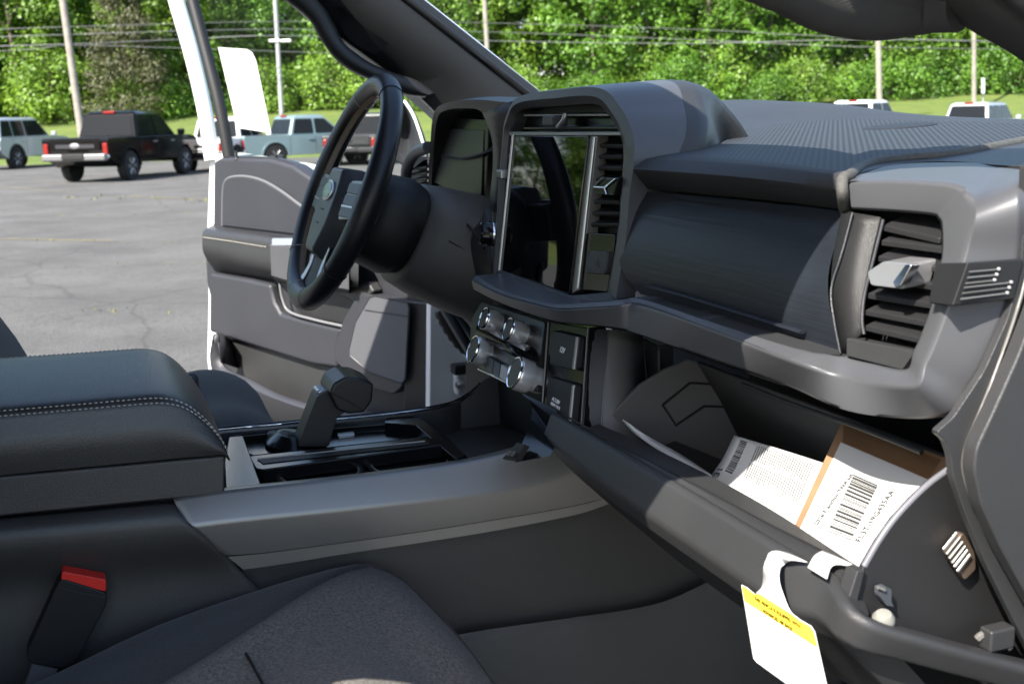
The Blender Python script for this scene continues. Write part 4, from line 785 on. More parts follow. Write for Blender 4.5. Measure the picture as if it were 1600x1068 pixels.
sg_i = [(546, 545), (556, 503), (578, 465), (586, 462), (634, 472), (640, 478), (634, 592), (628, 598), (576, 580), (548, 556)]
slab('speaker_grille', rounded([D(*p, .034) for p in sg_i], .01), DN * .0035, mat('speaker_cloth_grey', (.085, .087, .097), .6, bump=.5, bscale=900), spk, bevel=.0015)
tube('grille_bead', [D(*p, .0365) for p in sg_i] + [D(*sg_i[0], .0365)], .0022, mat('bead_dark', (.03, .03, .035), .4), spk, n=6)
tube('grille_bead', [D(570, 484, .0385), D(637, 494, .0385)], .0012, M_dark2, spk, n=6)
# map pocket: outer wall standing off the door
pk = sheet('map_pocket', [bol([(342, 522), (347, 568), (395, 594), (440, 617), (500, 634), (620, 648)], .075), bol([(334, 522), (332, 572), (390, 604), (438, 625), (500, 643), (620, 656)], .082), bol([(338, 600), (346, 625), (395, 640), (440, 650), (500, 658), (620, 664)], .07), bol([(345, 660), (350, 668), (395, 672), (440, 675), (500, 680), (620, 685)], .02)], M_mid, door, nu=24, solid=.006, sharp=30)
sheet('pocket_side', [bol([(338, 518), (346, 566)], .078), bol([(360, 530), (372, 575)], .004)], M_mid, door, solid=.004)
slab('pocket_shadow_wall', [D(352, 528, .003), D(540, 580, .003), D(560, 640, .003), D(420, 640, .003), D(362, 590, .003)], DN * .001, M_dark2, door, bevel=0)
slab('front_return', [D(645, 466, .0), D(692, 470, -.02), D(690, 665, -.02), D(645, 640, .0)], DN * .03, M_dark, door, bevel=.006)
# window frame, glass, lock pin
wf = [D(x, y, -.05) for x, y in ((238, -110), (262, -45), (278, 10), (297, 75), (313, 140), (323, 190), (331, 250))]
tube('window_frame', cr(wf, 24), [.0235 - .003 * i / 23 for i in range(24)], M_white, door, n=12, flat=1.0)
ws_ = [D(x, y, -.02) for x, y in ((268, -110), (288, -45), (303, 10), (320, 75), (337, 140), (348, 190), (358, 246))]
tube('window_seal', cr(ws_, 24), .0165, M_black, door, n=10)
tube('window_sill_seal', cr([D(*p, -.012) for p in ((360, 248), (420, 249), (456, 259), (486, 279), (516, 301), (560, 319), (680, 330))], 24), .006, M_black, door, n=8)
lathe('lock_pin', [(.008, 0), (.006, .004), (.003, .006), (.004, .02), (.002, .022)], D(370, 249, -.004), (0, 0, 1), M_dark, door, n=10)
GL = -.03
mesh_obj('window_glass', [D(x, y, GL) for x, y in ((250, -140), (760, -140), (700, 335), (560, 330), (515, 312), (485, 290), (455, 270), (420, 260), (350, 260))], [tuple(range(9))], M_sideglass, door, smooth=False)
# mirror on the door's front corner
mir = sheet('side_mirror', [[D(604, 240, -.16), D(606, 205, -.18), D(612, 176, -.18), D(626, 158, -.16)], [D(640, 262, -.2), D(640, 220, -.24), D(638, 186, -.24), D(634, 162, -.2)], [D(668, 262, -.1), D(664, 228, -.12), D(652, 192, -.12), D(636, 160, -.12)]], M_mid, T, nu=10, nv=10, solid=.01)
tube('mirror_edge', cr([D(664, 234, -.118), D(655, 204, -.118), D(645, 178, -.118), D(632, 158, -.12)], 14), .0035, M_white, mir, n=6)

# price sheet stuck on the driver's window
ps = slab('window_sheet', [D(x, y, GL + .003) for x, y in ((341, 74), (386, 77), (394, 82), (400, 94), (424, 208), (371, 200))], DN * .0006, M_paper, None, bevel=0)
tag(ps, 'blank white paper sheet stuck on the driver door window', 'paper sheet')

# ================================================================ glovebox, hanging open
GX, GZ = -.11, 1.222                       # top edge of the open lid
def GY(x, y): return Q(x, y, X=GX)
YL, YR = -.292, -.757
lidb = empty('glovebox_lid', (0, 0, 0), parent=T)
tag(lidb, 'open black glovebox lid with rounded top edge and bin')
bar_px = [(866, 664), (905, 690), (985, 737), (1080, 800), (1180, 868), (1260, 922), (1300, 952)]
bar = [GY(*p) for p in bar_px]
for p in bar: p.z = GZ
bend = [Q(1330, 975, Y=-.772), Q(1362, 992, Y=-.780), Q(1420, 1008, Y=-.783), Q(1500, 1030, Y=-.784), Q(1600, 1055, Y=-.785), Q(1720, 1085, Y=-.786)]
pth = cr(bar + bend, 60)
LN = V(.515, 0, .857)
prof_ = [(-.014, .0102), (.0015, .0116), (.0048, .0112), (.0076, .0092), (.0090, .0062), (.0092, .0030), (.0050, -.0220), (.0036, -.0265), (.0005, -.0300), (-.012, -.0380)]
lrows = [[] for _ in prof_]
for i, p in enumerate(pth):
    t_ = frame_of(pth, i, False); S__ = t_.cross(LN).normalized(); k_ = .75 + .25 * min(1, i / 12)
    if S__.x > 0 and i < 30: S__ = -S__
    N__ = LN if i < 34 else (LN * max(0, 1 - (i - 34) / 8) + V(0, -.35, 1).normalized() * min(1, (i - 34) / 8)).normalized()
    e_ = 1 - .55 * min(1, max(0, (i - 30) / 8))
    for row, (a, b) in zip(lrows, prof_): row.append(p + S__ * a * k_ + N__ * (b if b > 0 else b * e_) * k_)
le_ = sheet('lid_edge', lrows, M_dark2, lidb, sharp=80)
wn_ = le_.modifiers.new('w', 'WEIGHTED_NORMAL'); wn_.weight = 80
SD = V(.857, 0, -.515)
skin0 = [r_[-1] for r_ in zip(*[x[:46] for x in lrows])]
sheet('lid_skin', [skin0, [p + SD * .05 + V(0, 0, -.02) for p in skin0], [p + SD * .12 + V(0, 0, -.035) for p in skin0], [p + SD * .2 + V(0, 0, -.03) for p in skin0]], M_dark, lidb, nv=12)
# land between the top edge and the inner lip, then the lip down into the bin
lip_px = [(918, 668), (985, 706), (1100, 764), (1200, 818), (1310, 874), (1338, 893)]
lip = cr([Q(x, y, Z=GZ + .012) for x, y in lip_px], 30)
bin_edge = cr([Q(x, y, Z=GZ + .009) for x, y in ((935, 662), (1000, 690), (1112, 744), (1212, 800), (1322, 872), (1348, 888))], 30)
barc = cr(bar, 30)
sheet('lid_land', [[p + V(.004, 0, .010) for p in barc], [a.lerp(b, .5) + V(0, 0, .0015) for a, b in zip([p + V(.004, 0, .010) for p in barc], lip)], lip, bin_edge, [p + V(.012, .0, -.05) for p in bin_edge]], M_dark2, lidb, sharp=30)
tube('lip_seam', [p + V(0, 0, .0005) for p in lip], .0009, M_black, lidb, n=5)
# bin walls
lw = [Q(x, y, Y=YL) for x, y in ((940, 668), (962, 640), (1000, 602), (1040, 577), (1075, 562), (1092, 566), (1112, 592), (1150, 660), (1175, 720), (1130, 780), (985, 720))]
lwo = slab('bin_side', lw, (0, .006, 0), mat('bin_grey_plastic', (.095, .092, .087), .5, bump=.1, bscale=900), lidb, bevel=.0015)
for a in (((1035, 632), (1078, 598), (1117, 600)), ((1035, 632), (1056, 664), (1100, 634), (1140, 636))):
    tube('clip_groove', [Q(x, y, Y=YL - .0008) for x, y in a], .0014, M_black, lwo, n=5)
tube('wall_rib', [Q(x, y, Y=YL - .001) for x, y in ((1094, 566), (1128, 625), (1160, 690))], .0022, M_dark2, lwo, n=6)
bkw = [[Q(1092, 566, Y=YL), Q(1128, 625, Y=YL), Q(1175, 720, Y=YL)]]
bkw.append([p + V(.0, YR - YL, 0) for p in bkw[0]])
sheet('bin_back', bkw, MATS['bin_grey_plastic'], lidb, solid=.004)
sheet('bin_bottom', [[p + V(.012, .0, -.05) for p in bin_edge], [p + V(.09, .0, -.03) for p in bin_edge]], M_dark, lidb)
arc = [(1482, 733), (1452, 755), (1425, 780), (1396, 812), (1372, 846), (1350, 884)]
rw = [Q(x, y, Y=YR) for x, y in arc] + [Q(x, y, Y=YR) for x, y in ((1338, 915), (1330, 952), (1345, 985), (1420, 1005), (1500, 1027), (1640, 1060), (1600, 950), (1560, 840), (1520, 760))]
rwo = slab('bin_side', rw, (0, .005, 0), M_dark, lidb, bevel=.001)
tube('side_rim', cr([Q(x, y, Y=YR + .002) for x, y in arc], 30), .0024, mat('rim_grey', (.12, .12, .135), .4), lidb, n=8)
slab('lid_corner', [Q(1340, 892, Y=YR - .004), Q(1352, 890, Y=YR - .004), Q(1338, 950, Y=YR - .004), Q(1322, 948, Y=YR - .004)], (0, .012, 0), M_dark2, lidb, bevel=.001)
sheet('corner_block', [[Q(1296, 915, Y=YR + .03), Q(1318, 893, Y=YR + .03)], [Q(1330, 948, Y=YR), Q(1345, 898, Y=YR)]], M_dark2, lidb, solid=.006)
# small fittings on the bin side
hk = slab('catch', rounded([Q(x, y, Y=YR - .001) for x, y in ((1366, 926), (1366, 914), (1376, 911), (1384, 915), (1384, 935), (1388, 942), (1376, 940))], .001), (0, -.006, 0), M_bluegrey, lidb, bevel=.0008)
tube('catch_pin', [Q(1372, 917, Y=YR - .008), Q(1382, 921, Y=YR - .008)], .0012, M_bar, hk, n=6)
gl = slab('damper_grille', rounded([Q(x, y, Y=YR - .001) for x, y in ((1470, 858), (1496, 826), (1514, 858), (1516, 884), (1498, 902))], .003), (0, -.006, 0), mat('damper_bronze', (.16, .12, .09), .35, metal=.6), lidb, bevel=.001)
for k in range(6):
    u = k / 5; tube('grille_bar', [Q(1474 + 22 * u, 858 + 34 * u, Y=YR - .0085), Q(1495 + 21 * u, 832 + 34 * u, Y=YR - .0085)], .0012, M_bar, gl, n=6)
bp_ = lathe('rubber_stop', [(.0075, 0), (.0073, .004), (.005, .007), (.001, .0076)], Q(1380, 975, Y=-.772) + V(0, 0, .002), (-.2, -.25, 1), mat('pale_rubber', (.20, .195, .175), .6), lidb, n=18)
tube('rubber_tab', [Q(1390, 984, Y=-.776), Q(1418, 1000, Y=-.778)], [.003, .0042], MATS['pale_rubber'], lidb, n=8)
for k in range(4):
    tube('hinge_rib', cr([Q(1527 + 11 * k, 997 + 3 * k, Y=-.77), Q(1536 + 11 * k, 990 + 4 * k, Y=-.772), Q(1545 + 11 * k, 1003 + 3 * k, Y=-.774)], 6), .0028, M_bar, lidb, n=6)
box('hinge_block', Q(1558, 994, Y=-.775), (.022, .012, .016), M_dark2, lidb, bevel=.002)
# mouth of the glovebox in the dash: ceiling, back and right side
sheet('glove_ceiling', [[p + V(.0, 0, -.001) for p in out[11:16]], [p + V(.14, 0, -.012) for p in out[11:16]]], M_black, T, nu=14)
sheet('glove_back', [[V(.14, -.24, 1.36), V(.14, -.79, 1.36)], [V(.15, -.24, 1.0), V(.15, -.79, 1.0)]], M_black, T)
tube('mouth_edge', cr([Q(x, y, X=.0) for x, y in ((1160, 600), (1230, 628), (1330, 663), (1400, 690), (1440, 706))], 20), .0022, M_dark2, T, n=8)
slab('mouth_post', [Q(1003, 528, X=.02), Q(1028, 540, X=.02), Q(1028, 600, X=.02), Q(1012, 610, X=.02)], (.02, 0, 0), M_dark, T, bevel=.002)
tube('mouth_line', [Q(1029, 548, X=.018), Q(1030, 580, X=.018)], .0016, M_silver, T, n=6)
# dash end below the silver loop, kick panel, door seal
EY = -.782
slab('dash_end', rounded([Q(x, y, Y=EY) for x, y in ((1462, 676), (1478, 688), (1486, 712), (1490, 748), (1512, 812), (1540, 880), (1580, 960), (1650, 1100), (1800, 1100), (1800, 250), (1604, 256), (1596, 420), (1574, 500), (1538, 580), (1490, 652))], .004, 3), (0, .006, 0), M_dark2, T, bevel=.0025, seg=3)
slab('kick_panel', rounded([Q(x, y, Y=EY - .014) for x, y in ((1640, 430), (1590, 560), (1552, 645), (1526, 700), (1522, 735), (1534, 790), (1566, 860), (1625, 965), (1710, 1090), (1900, 1090), (1900, 430))], .006, 4), (0, .012, 0), M_dark2, T, bevel=.006, seg=4)
tube('panel_crease', cr([Q(x, y, Y=EY - .001) for x, y in ((1612, 405), (1584, 500), (1552, 590), (1524, 660), (1508, 700), (1506, 740), (1530, 810), (1560, 870))], 30), .0012, M_bar, T, n=6)
tube('door_seal', cr([V(.30, -.82, .64), V(.30, -.82, 1.2), V(.22, -.80, 1.5)], 12), .012, M_black, T, n=8)

# ---------------------------------------------------------------- things lying in the glovebox
BN = V(-.60, 0, .80); BP = V(-.045, 0, 1.226)
def B(x, y, o=0): return QP(x, y, np.array(BP + BN * o), np.array(BN))
bx_ = tag(empty('cardboard_box', B(1330, 780)), 'brown cardboard box with a large white barcode label in the open glovebox', 'box')
def rel(o, parent):
    o.parent = parent; o.matrix_parent_inverse = Matrix.Translation(-Vector(parent.location)); return o
rel(slab('carton', [B(1238, 826), B(1316, 655), B(1484, 716), B(1452, 770), B(1352, 905)], -BN * .035, M_card, None, bevel=.001), bx_)
lab = rel(slab('label_sheet', [B(1250, 826, .0008), B(1314, 691, .0008), B(1455, 751, .0008), B(1352, 900, .0008)], BN * .0004, M_paper, None, bevel=0), bx_)
LX = (B(1370, 745) - B(1305, 838)).normalized()
def lab_q(x0, y0, x1, y1, w):     # bar from pixel a to b, w wide along the code
    a, b = B(x0, y0, .0018), B(x1, y1, .0018); return [a, b, b + LX * w, a + LX * w]
bars = []; rb = random.Random(3); s = 0.0
Lc = (B(1335, 738, .0018) - B(1293, 829, .0018)); tot = Lc.length
while s < tot - .002:
    w = rb.choice((.0007, .0007, .0014, .0022)); t = s / tot
    a = B(1293, 829, .0018).lerp(B(1335, 738, .0018), t); b = B(1330, 843, .0018).lerp(B(1373, 755, .0018), t)
    d = Lc.normalized() * w; bars.append([a, b, b + d, a + d]); s += w + rb.choice((.0007, .001, .0016))
o = rel(multi('barcode', bars, M_ink), bx_)
o = rel(text('label_text', '2026 F anchor TNA kit', B(1303, 780, .0014), LX, -(B(1370, 790) - B(1303, 770)), .0058, M_ink), bx_)
o = rel(text('label_text', 'FL3T-19G435AA', B(1368, 806, .0014), LX, -(B(1370, 790) - B(1303, 770)), .0075, M_ink), bx_)
tape_m = glass_mat('clear_tape', (.93, .9, .86), 3.0)
o = rel(mesh_obj('tape', [B(1318, 662, .0008), B(1470, 718, .0008), B(1452, 748, .0008), B(1316, 690, .0008)], [(0, 1, 2, 3)], tape_m, None), bx_)
# sheet of printed paper beside the box, slightly curled
def S_(x, y, o=0): return QP(x, y, np.array(BP + BN * (-.012 + o)), np.array(BN))
shp = [[S_(1147, 680, .006), S_(1195, 694, .010), S_(1240, 708, .011), S_(1290, 724, .008)], [S_(1130, 715, .002), S_(1180, 732, .007), S_(1225, 748, .009), S_(1272, 765, .008)], [S_(1108, 748, .0), S_(1160, 776, .003), S_(1205, 800, .005), S_(1250, 830, .006)]]
pr = tag(sheet('printed_sheet', shp, M_paper, None, nu=14, nv=14, solid=.0005), 'white printed sheet with a narrow barcode lying left of the box in the glovebox', 'paper sheet')
def shp_at(u, v, lift=.0009):
    r = [cr(x, 21) for x in shp]; c = cr([q[min(20, int(u * 20))].lerp(q[min(20, int(u * 20) + 1)], u * 20 - int(u * 20)) for q in r], 21)
    i = min(19, int(v * 20)); return c[i].lerp(c[i + 1], v * 20 - i) + BN * lift
bars = []; s = .06; rb = random.Random(5)
while s < .74:
    w = rb.choice((.008, .014, .02)); bars.append([shp_at(.10, s), shp_at(.18, s), shp_at(.18, s + w), shp_at(.10, s + w)]); s += w + rb.choice((.008, .012, .02))
multi('barcode', bars, M_ink, pr)
lines = []
for k in range(26):
    u = .30 + .024 * k
    v0 = .06 + .02 * rb.random()
    for (a, b) in ((v0, .34 + .06 * rb.random()), (.42, .72 - .1 * rb.random())):
        n = 5
        for q in range(n):
            va, vb = a + (b - a) * q / n, a + (b - a) * (q + 1) / n
            lines.append([shp_at(u, va), shp_at(u + .008, va), shp_at(u + .008, vb), shp_at(u, vb)])
multi('printed_lines', lines, M_inkgrey, pr)
text('sheet_text', '31', shp_at(.055, .80, .0012), shp_at(.055, .6) - shp_at(.055, .9), shp_at(.02, .8) - shp_at(.2, .8), .011, M_ink, pr)
# thin booklet standing on edge near the lid
bl = tag(sheet('booklet', [[Q(973, 655, Y=-.335), Q(1010, 680, X=-.055), Q(1060, 708, X=-.05), Q(1112, 742, X=-.05)], [Q(985, 672, Y=-.335), Q(1018, 696, X=-.06), Q(1062, 722, X=-.06), Q(1112, 752, X=-.06)]], M_paper, None, nu=12, solid=.0012), 'thin white booklet standing on edge along the glovebox lid', 'booklet')
# hang tag over the lid edge
TX = GX - .0235
def TG(x, y, o=0): return Q(x, y, X=TX + o)
tg = tag(empty('hang_tag', TG(1225, 960)), 'white hang tag with yellow airbag warning band hung over the glovebox lid', 'hang tag')
body = [TG(1158, 913), TG(1166, 917), TG(1178, 927), TG(1187, 926), TG(1236, 957), TG(1250, 968), TG(1266, 977), TG(1272, 986), TG(1302, 1120), TG(1292, 1112), TG(1182, 1034), TG(1177, 1028)]
rel(slab('card', body, (.0008, 0, 0), M_paper, None, bevel=0), tg)
neck = [[TG(1180, 927), TG(1248, 968)], [TG(1190, 917), TG(1234, 952)], [TG(1193, 902), TG(1224, 928)], [TG(1193, 886), TG(1218, 908)], [TG(1198, 871, .006), TG(1219, 890, .006)]]
for y_, o_ in ((-.0, 0),):
    tp = [Q(1209, 860, Z=GZ + .0140), Q(1238, 875, Z=GZ + .0140)]; neck.append([Q(1201, 864, X=TX + .013), Q(1225, 882, X=TX + .013)]); neck.append(tp)
    neck.append([Q(1230, 862, Z=GZ + .0150), Q(1262, 878, Z=GZ + .0150)])
rel(sheet('strap', neck, M_paper, None, nv=24, solid=.0006), tg)
rel(sheet('strap', [[Q(1262, 886, Z=GZ + .015), Q(1292, 904, Z=GZ + .015)], [Q(1272, 868, Z=GZ + .0175), Q(1304, 882, Z=GZ + .0175)], [Q(1286, 859, Z=GZ + .0175), Q(1342, 886, Z=GZ + .0175)]], M_paper, None, nv=10, solid=.0006), tg)
rel(slab('yellow_band', [TG(1159.5, 915, -.0005), TG(1166, 918, -.0005), TG(1179, 928, -.0005), TG(1187, 927.5, -.0005), TG(1236, 958, -.0005), TG(1250, 969, -.0005), TG(1266, 978, -.0005), TG(1271, 986, -.0005), TG(1277, 1010, -.0005), TG(1164, 938, -.0005)], (-.0003, 0, 0), M_yellow, None, bevel=0), tg)
tx = TG(1245, 981) - TG(1185, 943); tu = TG(1200, 900) - TG(1207, 940)
rel(text('tag_text', 'THIS VEHICLE IS EQUIPPED WITH', TG(1214, 955, -.0010), tx, (0, 0, 1), .0072, M_brownink, None, fit=(TG(1250, 979) - TG(1178, 932)).length), tg)
rel(text('tag_text', 'ADVANCED AIR BAGS', TG(1215, 967, -.0010), tx, (0, 0, 1), .0072, M_brownink, None, fit=(TG(1237, 984) - TG(1191, 954)).length), tg)
for k in range(9):
    a0 = TG(1170 + 2.5 * k, 956 + 10.5 * k, -.0006); L0 = (.082 if k not in (2, 6) else .06) * (1 - .02 * k)
    d_ = tx.normalized()
    rel(multi('printed_lines', [[a0, a0 + d_ * L0, a0 + d_ * L0 + V(0, 0, .0009), a0 + V(0, 0, .0007)]], mat('faint_print', (.40, .40, .41), .75), None), tg)
# black footwell below
sheet('footwell_mat', [[V(-.5, -.78, .66), V(-.5, -.2, .66)], [V(.15, -.78, .66), V(.15, -.2, .66)], [V(.42, -.78, .85), V(.42, -.2, .85)]], M_carpet, T, solid=.01)

# ================================================================ outside: lot, bank, trees, poles, parked vehicles
F2 = Vector((math.sin(YAW), math.cos(YAW), 0)); R2_ = Vector((math.cos(YAW), -math.sin(YAW), 0))
C2 = Vector((CAM[0], CAM[1], 0))
def away(x, y, v):
    """point seen at pixel x, y at v metres ahead of the photographer"""
    d = ray(x, y); return Vector(CAM + d * (v / (d @ np.array(F2))))
def lotz(v): return -.0065 * max(0, v - 5)
def gz(v, u=0):
    if v < 52: return lotz(v)
    if v < 92: return lotz(52) + (v - 52) * .078 - .0
    return lotz(52) + 40 * .078 + (v - 92) * .05
def uv(u, v, z=None): p = C2 + R2_ * u + F2 * v; p.z = gz(v) if z is None else z; return p
def ground_mat(name, c1, c2, c3, s1, s2, rough=.9, bump=.5, bs=30):
    m = bpy.data.materials.new(name); m.use_nodes = True; nt = m.node_tree; b = nt.nodes['Principled BSDF']; L = nt.links.new
    tc = nt.nodes.new('ShaderNodeTexCoord'); b.inputs['Roughness'].default_value = rough
    def nz(s, d=6): n = nt.nodes.new('ShaderNodeTexNoise'); n.inputs['Scale'].default_value = s; n.inputs['Detail'].default_value = d; n.inputs['Roughness'].default_value = .65; L(tc.outputs['Object'], n.inputs['Vector']); return n
    def mix(f, a, c, lo, hi):
        r = nt.nodes.new('ShaderNodeMapRange'); r.inputs['From Min'].default_value = lo; r.inputs['From Max'].default_value = hi; L(f, r.inputs['Value'])
        x = nt.nodes.new('ShaderNodeMix'); x.data_type = 'RGBA'; L(r.outputs[0], x.inputs['Factor'])
        for k, s in (('A', a), ('B', c)):
            if isinstance(s, tuple): x.inputs[k].default_value = (*s, 1)
            else: L(s, x.inputs[k])
        return x.outputs['Result']
    a = mix(nz(s1).outputs['Fac'], c1, c2, .35, .65); c = mix(nz(s2, 3).outputs['Fac'], a, c3, .55, .75); L(c, b.inputs['Base Color'])
    bp = nt.nodes.new('ShaderNodeBump'); bp.inputs['Strength'].default_value = bump; bp.inputs['Distance'].default_value = .02; L(nz(bs, 4).outputs['Fac'], bp.inputs['Height']); L(bp.outputs[0], b.inputs['Normal'])
    return m
M_asph_old = ground_mat('worn_asphalt', (.070, .068, .065), (.108, .105, .100), (.05, .049, .047), .6, 14, .85, .8, 60)
def asphalt():
    m = M_asph_old; nt = m.node_tree; L = nt.links.new; b = nt.nodes['Principled BSDF']; src = b.inputs['Base Color'].links[0].from_socket
    tc = nt.nodes.new('ShaderNodeTexCoord'); nz = nt.nodes.new('ShaderNodeTexNoise'); nz.inputs['Scale'].default_value = 1.1; nz.inputs['Detail'].default_value = 5; L(tc.outputs['Object'], nz.inputs['Vector'])
    mx = nt.nodes.new('ShaderNodeMix'); mx.data_type = 'VECTOR'; mx.inputs['Factor'].default_value = .22; L(tc.outputs['Object'], mx.inputs['A']); L(nz.outputs['Color'], mx.inputs['B'])
    vo = nt.nodes.new('ShaderNodeTexVoronoi'); vo.feature = 'DISTANCE_TO_EDGE'; vo.inputs['Scale'].default_value = .42; L(mx.outputs['Result'], vo.inputs['Vector'])
    mr = nt.nodes.new('ShaderNodeMapRange'); mr.inputs['From Min'].default_value = .001; mr.inputs['From Max'].default_value = .008; mr.inputs['To Min'].default_value = .72; mr.inputs['To Max'].default_value = 1; L(vo.outputs['Distance'], mr.inputs['Value'])
    sp = nt.nodes.new('ShaderNodeTexNoise'); sp.inputs['Scale'].default_value = 55; sp.inputs['Detail'].default_value = 3; sp.inputs['Roughness'].default_value = .8; L(tc.outputs['Object'], sp.inputs['Vector'])
    m2 = nt.nodes.new('ShaderNodeMapRange'); m2.inputs['From Min'].default_value = .35; m2.inputs['From Max'].default_value = .68; m2.inputs['To Min'].default_value = .62; m2.inputs['To Max'].default_value = 1.45; L(sp.outputs['Fac'], m2.inputs['Value'])
    pr = nt.nodes.new('ShaderNodeMath'); pr.operation = 'MULTIPLY'; L(mr.outputs[0], pr.inputs[0]); L(m2.outputs[0], pr.inputs[1])
    fx = nt.nodes.new('ShaderNodeMix'); fx.data_type = 'RGBA'; fx.blend_type = 'MULTIPLY'; fx.inputs['Factor'].default_value = 1; L(src, fx.inputs['A']); L(pr.outputs[0], fx.inputs['B']); L(fx.outputs['Result'], b.inputs['Base Color']); return m
M_asph = asphalt()
M_grass = ground_mat('mown_grass', (.075, .115, .018), (.12, .155, .026), (.05, .085, .012), .3, 2.2, .9, 1.0, 25)
M_floor = ground_mat('wood_floor', (.03, .045, .012), (.05, .07, .02), (.06, .05, .03), .4, 3, .95, 1.0, 12)
far_g = mesh_obj('ground', [uv(-1500, -1500, -.9), uv(1500, -1500, -.9), uv(1500, 1500, -.9), uv(-1500, 1500, -.9)], [(0, 1, 2, 3)], M_grass, None, smooth=False); tag(far_g, 'mown grass field reaching out to the horizon', kind='structure')
rows = [[uv(u, v) for u in (-130, -60, -30, 0, 30, 70)] for v in (-90, -40, 0, 5, 30, 52.5)]
lot = sheet('parking_lot', rows, M_asph, None, smooth=False); tag(lot, 'worn grey asphalt parking lot with cracks', kind='structure')
gr_ = random.Random(12)
rows = [[uv(u, v, gz(v) + (.0 if v < 53 else .25 * math.sin(u * .11 + v * .2) * min(1, (v - 53) / 15)) + .004) for u in [-150 + 10 * k for k in range(27)]] for v in (52.3, 54, 58, 64, 70, 78, 86, 92, 100, 125, 160)]
bank = sheet('grass_bank', rows, M_grass, None); tag(bank, 'sunlit grass bank rising behind the lot', kind='structure')
# weeds and faded yellow paint along the joints of the lot
wv, wf_ = [], []
def weed_line(x0, y0, x1, y1, n, s):
    for k in range(n):
        t = gr_.random(); x, y = x0 + (x1 - x0) * t, y0 + (y1 - y0) * t + gr_.gauss(0, .8)
        d = ray(x, y); q = (CAM[2] - .0) / -d[2]; c = Vector(CAM + d * q); c.z = lotz((c - C2).dot(F2)) + .004
        for e in range(gr_.randint(3, 8)):
            a = gr_.random() * 6.28; l = s * (.5 + gr_.random()); b = c + V(gr_.gauss(0, .05), gr_.gauss(0, .05), 0)
            tip = b + V(math.cos(a) * l * .7, math.sin(a) * l * .7, l * .6); w_ = V(-math.sin(a), math.cos(a), 0) * l * .16; i = len(wv)
            wv.extend([b - w_, b + w_, tip]); wf_.append((i, i + 1, i + 2))
for a in ((-20, 366, 335, 372, 10, .035), (-20, 412, 330, 405, 6, .03), (150, 296, 330, 306, 12, .07), (60, 300, 200, 302, 6, .06), (120, 480, 330, 486, 5, .03), (0, 330, 330, 325, 4, .04)): weed_line(*a)
wd = mesh_obj('weeds', wv, wf_, mat('weed_leaf', (.17, .16, .045), .7), None, smooth=False, fix=False); tag(wd, 'low yellowish weeds growing in the asphalt joints', kind='stuff')
M_paint = mat('faded_yellow_paint', (.2, .17, .08), .9, vary=.3, vscale=4, col2=(.10, .095, .08))
def stripe(x0, y0, x1, y1, w):
    a, b = Q(x0, y0, Z=0), Q(x1, y1, Z=0); d = (b - a).normalized(); s = V(-d.y, d.x, 0) * w / 2
    def g(p): q = p.copy(); q.z = lotz((q - C2).dot(F2)) + .006; return q
    o = mesh_obj('lot_stripe', [g(a - s), g(b - s), g(b + s), g(a + s)], [(0, 1, 2, 3)], M_paint, lot, smooth=False)
stripe(-10, 365, 180, 369, .10); stripe(-10, 281, 110, 291, .10); stripe(200, 298, 330, 303, .10)

# ---------------------------------------------------------------- trees
def leaf_mat(name, c1, c2, tr):
    m = bpy.data.materials.new(name); m.use_nodes = True; nt = m.node_tree; nt.nodes.clear(); L = nt.links.new
    o = nt.nodes.new('ShaderNodeOutputMaterial'); d = nt.nodes.new('ShaderNodeBsdfDiffuse'); t = nt.nodes.new('ShaderNodeBsdfTranslucent'); g = nt.nodes.new('ShaderNodeBsdfGlossy'); g.inputs['Roughness'].default_value = .5
    geo = nt.nodes.new('ShaderNodeNewGeometry'); oi = nt.nodes.new('ShaderNodeObjectInfo'); x = nt.nodes.new('ShaderNodeMix'); x.data_type = 'RGBA'; x.inputs['A'].default_value = (*c1, 1); x.inputs['B'].default_value = (*c2, 1)
    ad = nt.nodes.new('ShaderNodeMath'); ad.operation = 'MULTIPLY_ADD'; ad.inputs[1].default_value = .38; L(geo.outputs['Random Per Island'], ad.inputs[0])
    sc_ = nt.nodes.new('ShaderNodeMath'); sc_.operation = 'MULTIPLY'; sc_.inputs[1].default_value = .22; L(oi.outputs['Random'], sc_.inputs[0]); tcn = nt.nodes.new('ShaderNodeTexCoord'); nz_ = nt.nodes.new('ShaderNodeTexNoise'); nz_.inputs['Scale'].default_value = .55; nz_.inputs['Detail'].default_value = 2; L(tcn.outputs['Object'], nz_.inputs['Vector']); mr_ = nt.nodes.new('ShaderNodeMapRange'); mr_.inputs['From Min'].default_value = .38; mr_.inputs['From Max'].default_value = .62; mr_.inputs['To Max'].default_value = .45; L(nz_.outputs['Fac'], mr_.inputs['Value']); sm_ = nt.nodes.new('ShaderNodeMath'); L(sc_.outputs[0], sm_.inputs[0]); L(mr_.outputs[0], sm_.inputs[1]); L(sm_.outputs[0], ad.inputs[2]); L(ad.outputs[0], x.inputs['Factor'])
    L(x.outputs['Result'], d.inputs[0]); L(x.outputs['Result'], t.inputs[0])
    m1 = nt.nodes.new('ShaderNodeMixShader'); m1.inputs[0].default_value = tr; L(d.outputs[0], m1.inputs[1]); L(t.outputs[0], m1.inputs[2])
    m2 = nt.nodes.new('ShaderNodeMixShader'); m2.inputs[0].default_value = .04; L(m1.outputs[0], m2.inputs[1]); L(g.outputs[0], m2.inputs[2]); L(m2.outputs[0], o.inputs[0]); return m
M_leaf = leaf_mat('maple_leaves', (.030, .095, .006), (.165, .325, .026), .3)
M_leaf2 = leaf_mat('lime_leaves', (.05, .13, .008), (.23, .37, .034), .3)
M_needle = leaf_mat('brown_green_needles', (.035, .042, .013), (.08, .085, .032), .12)
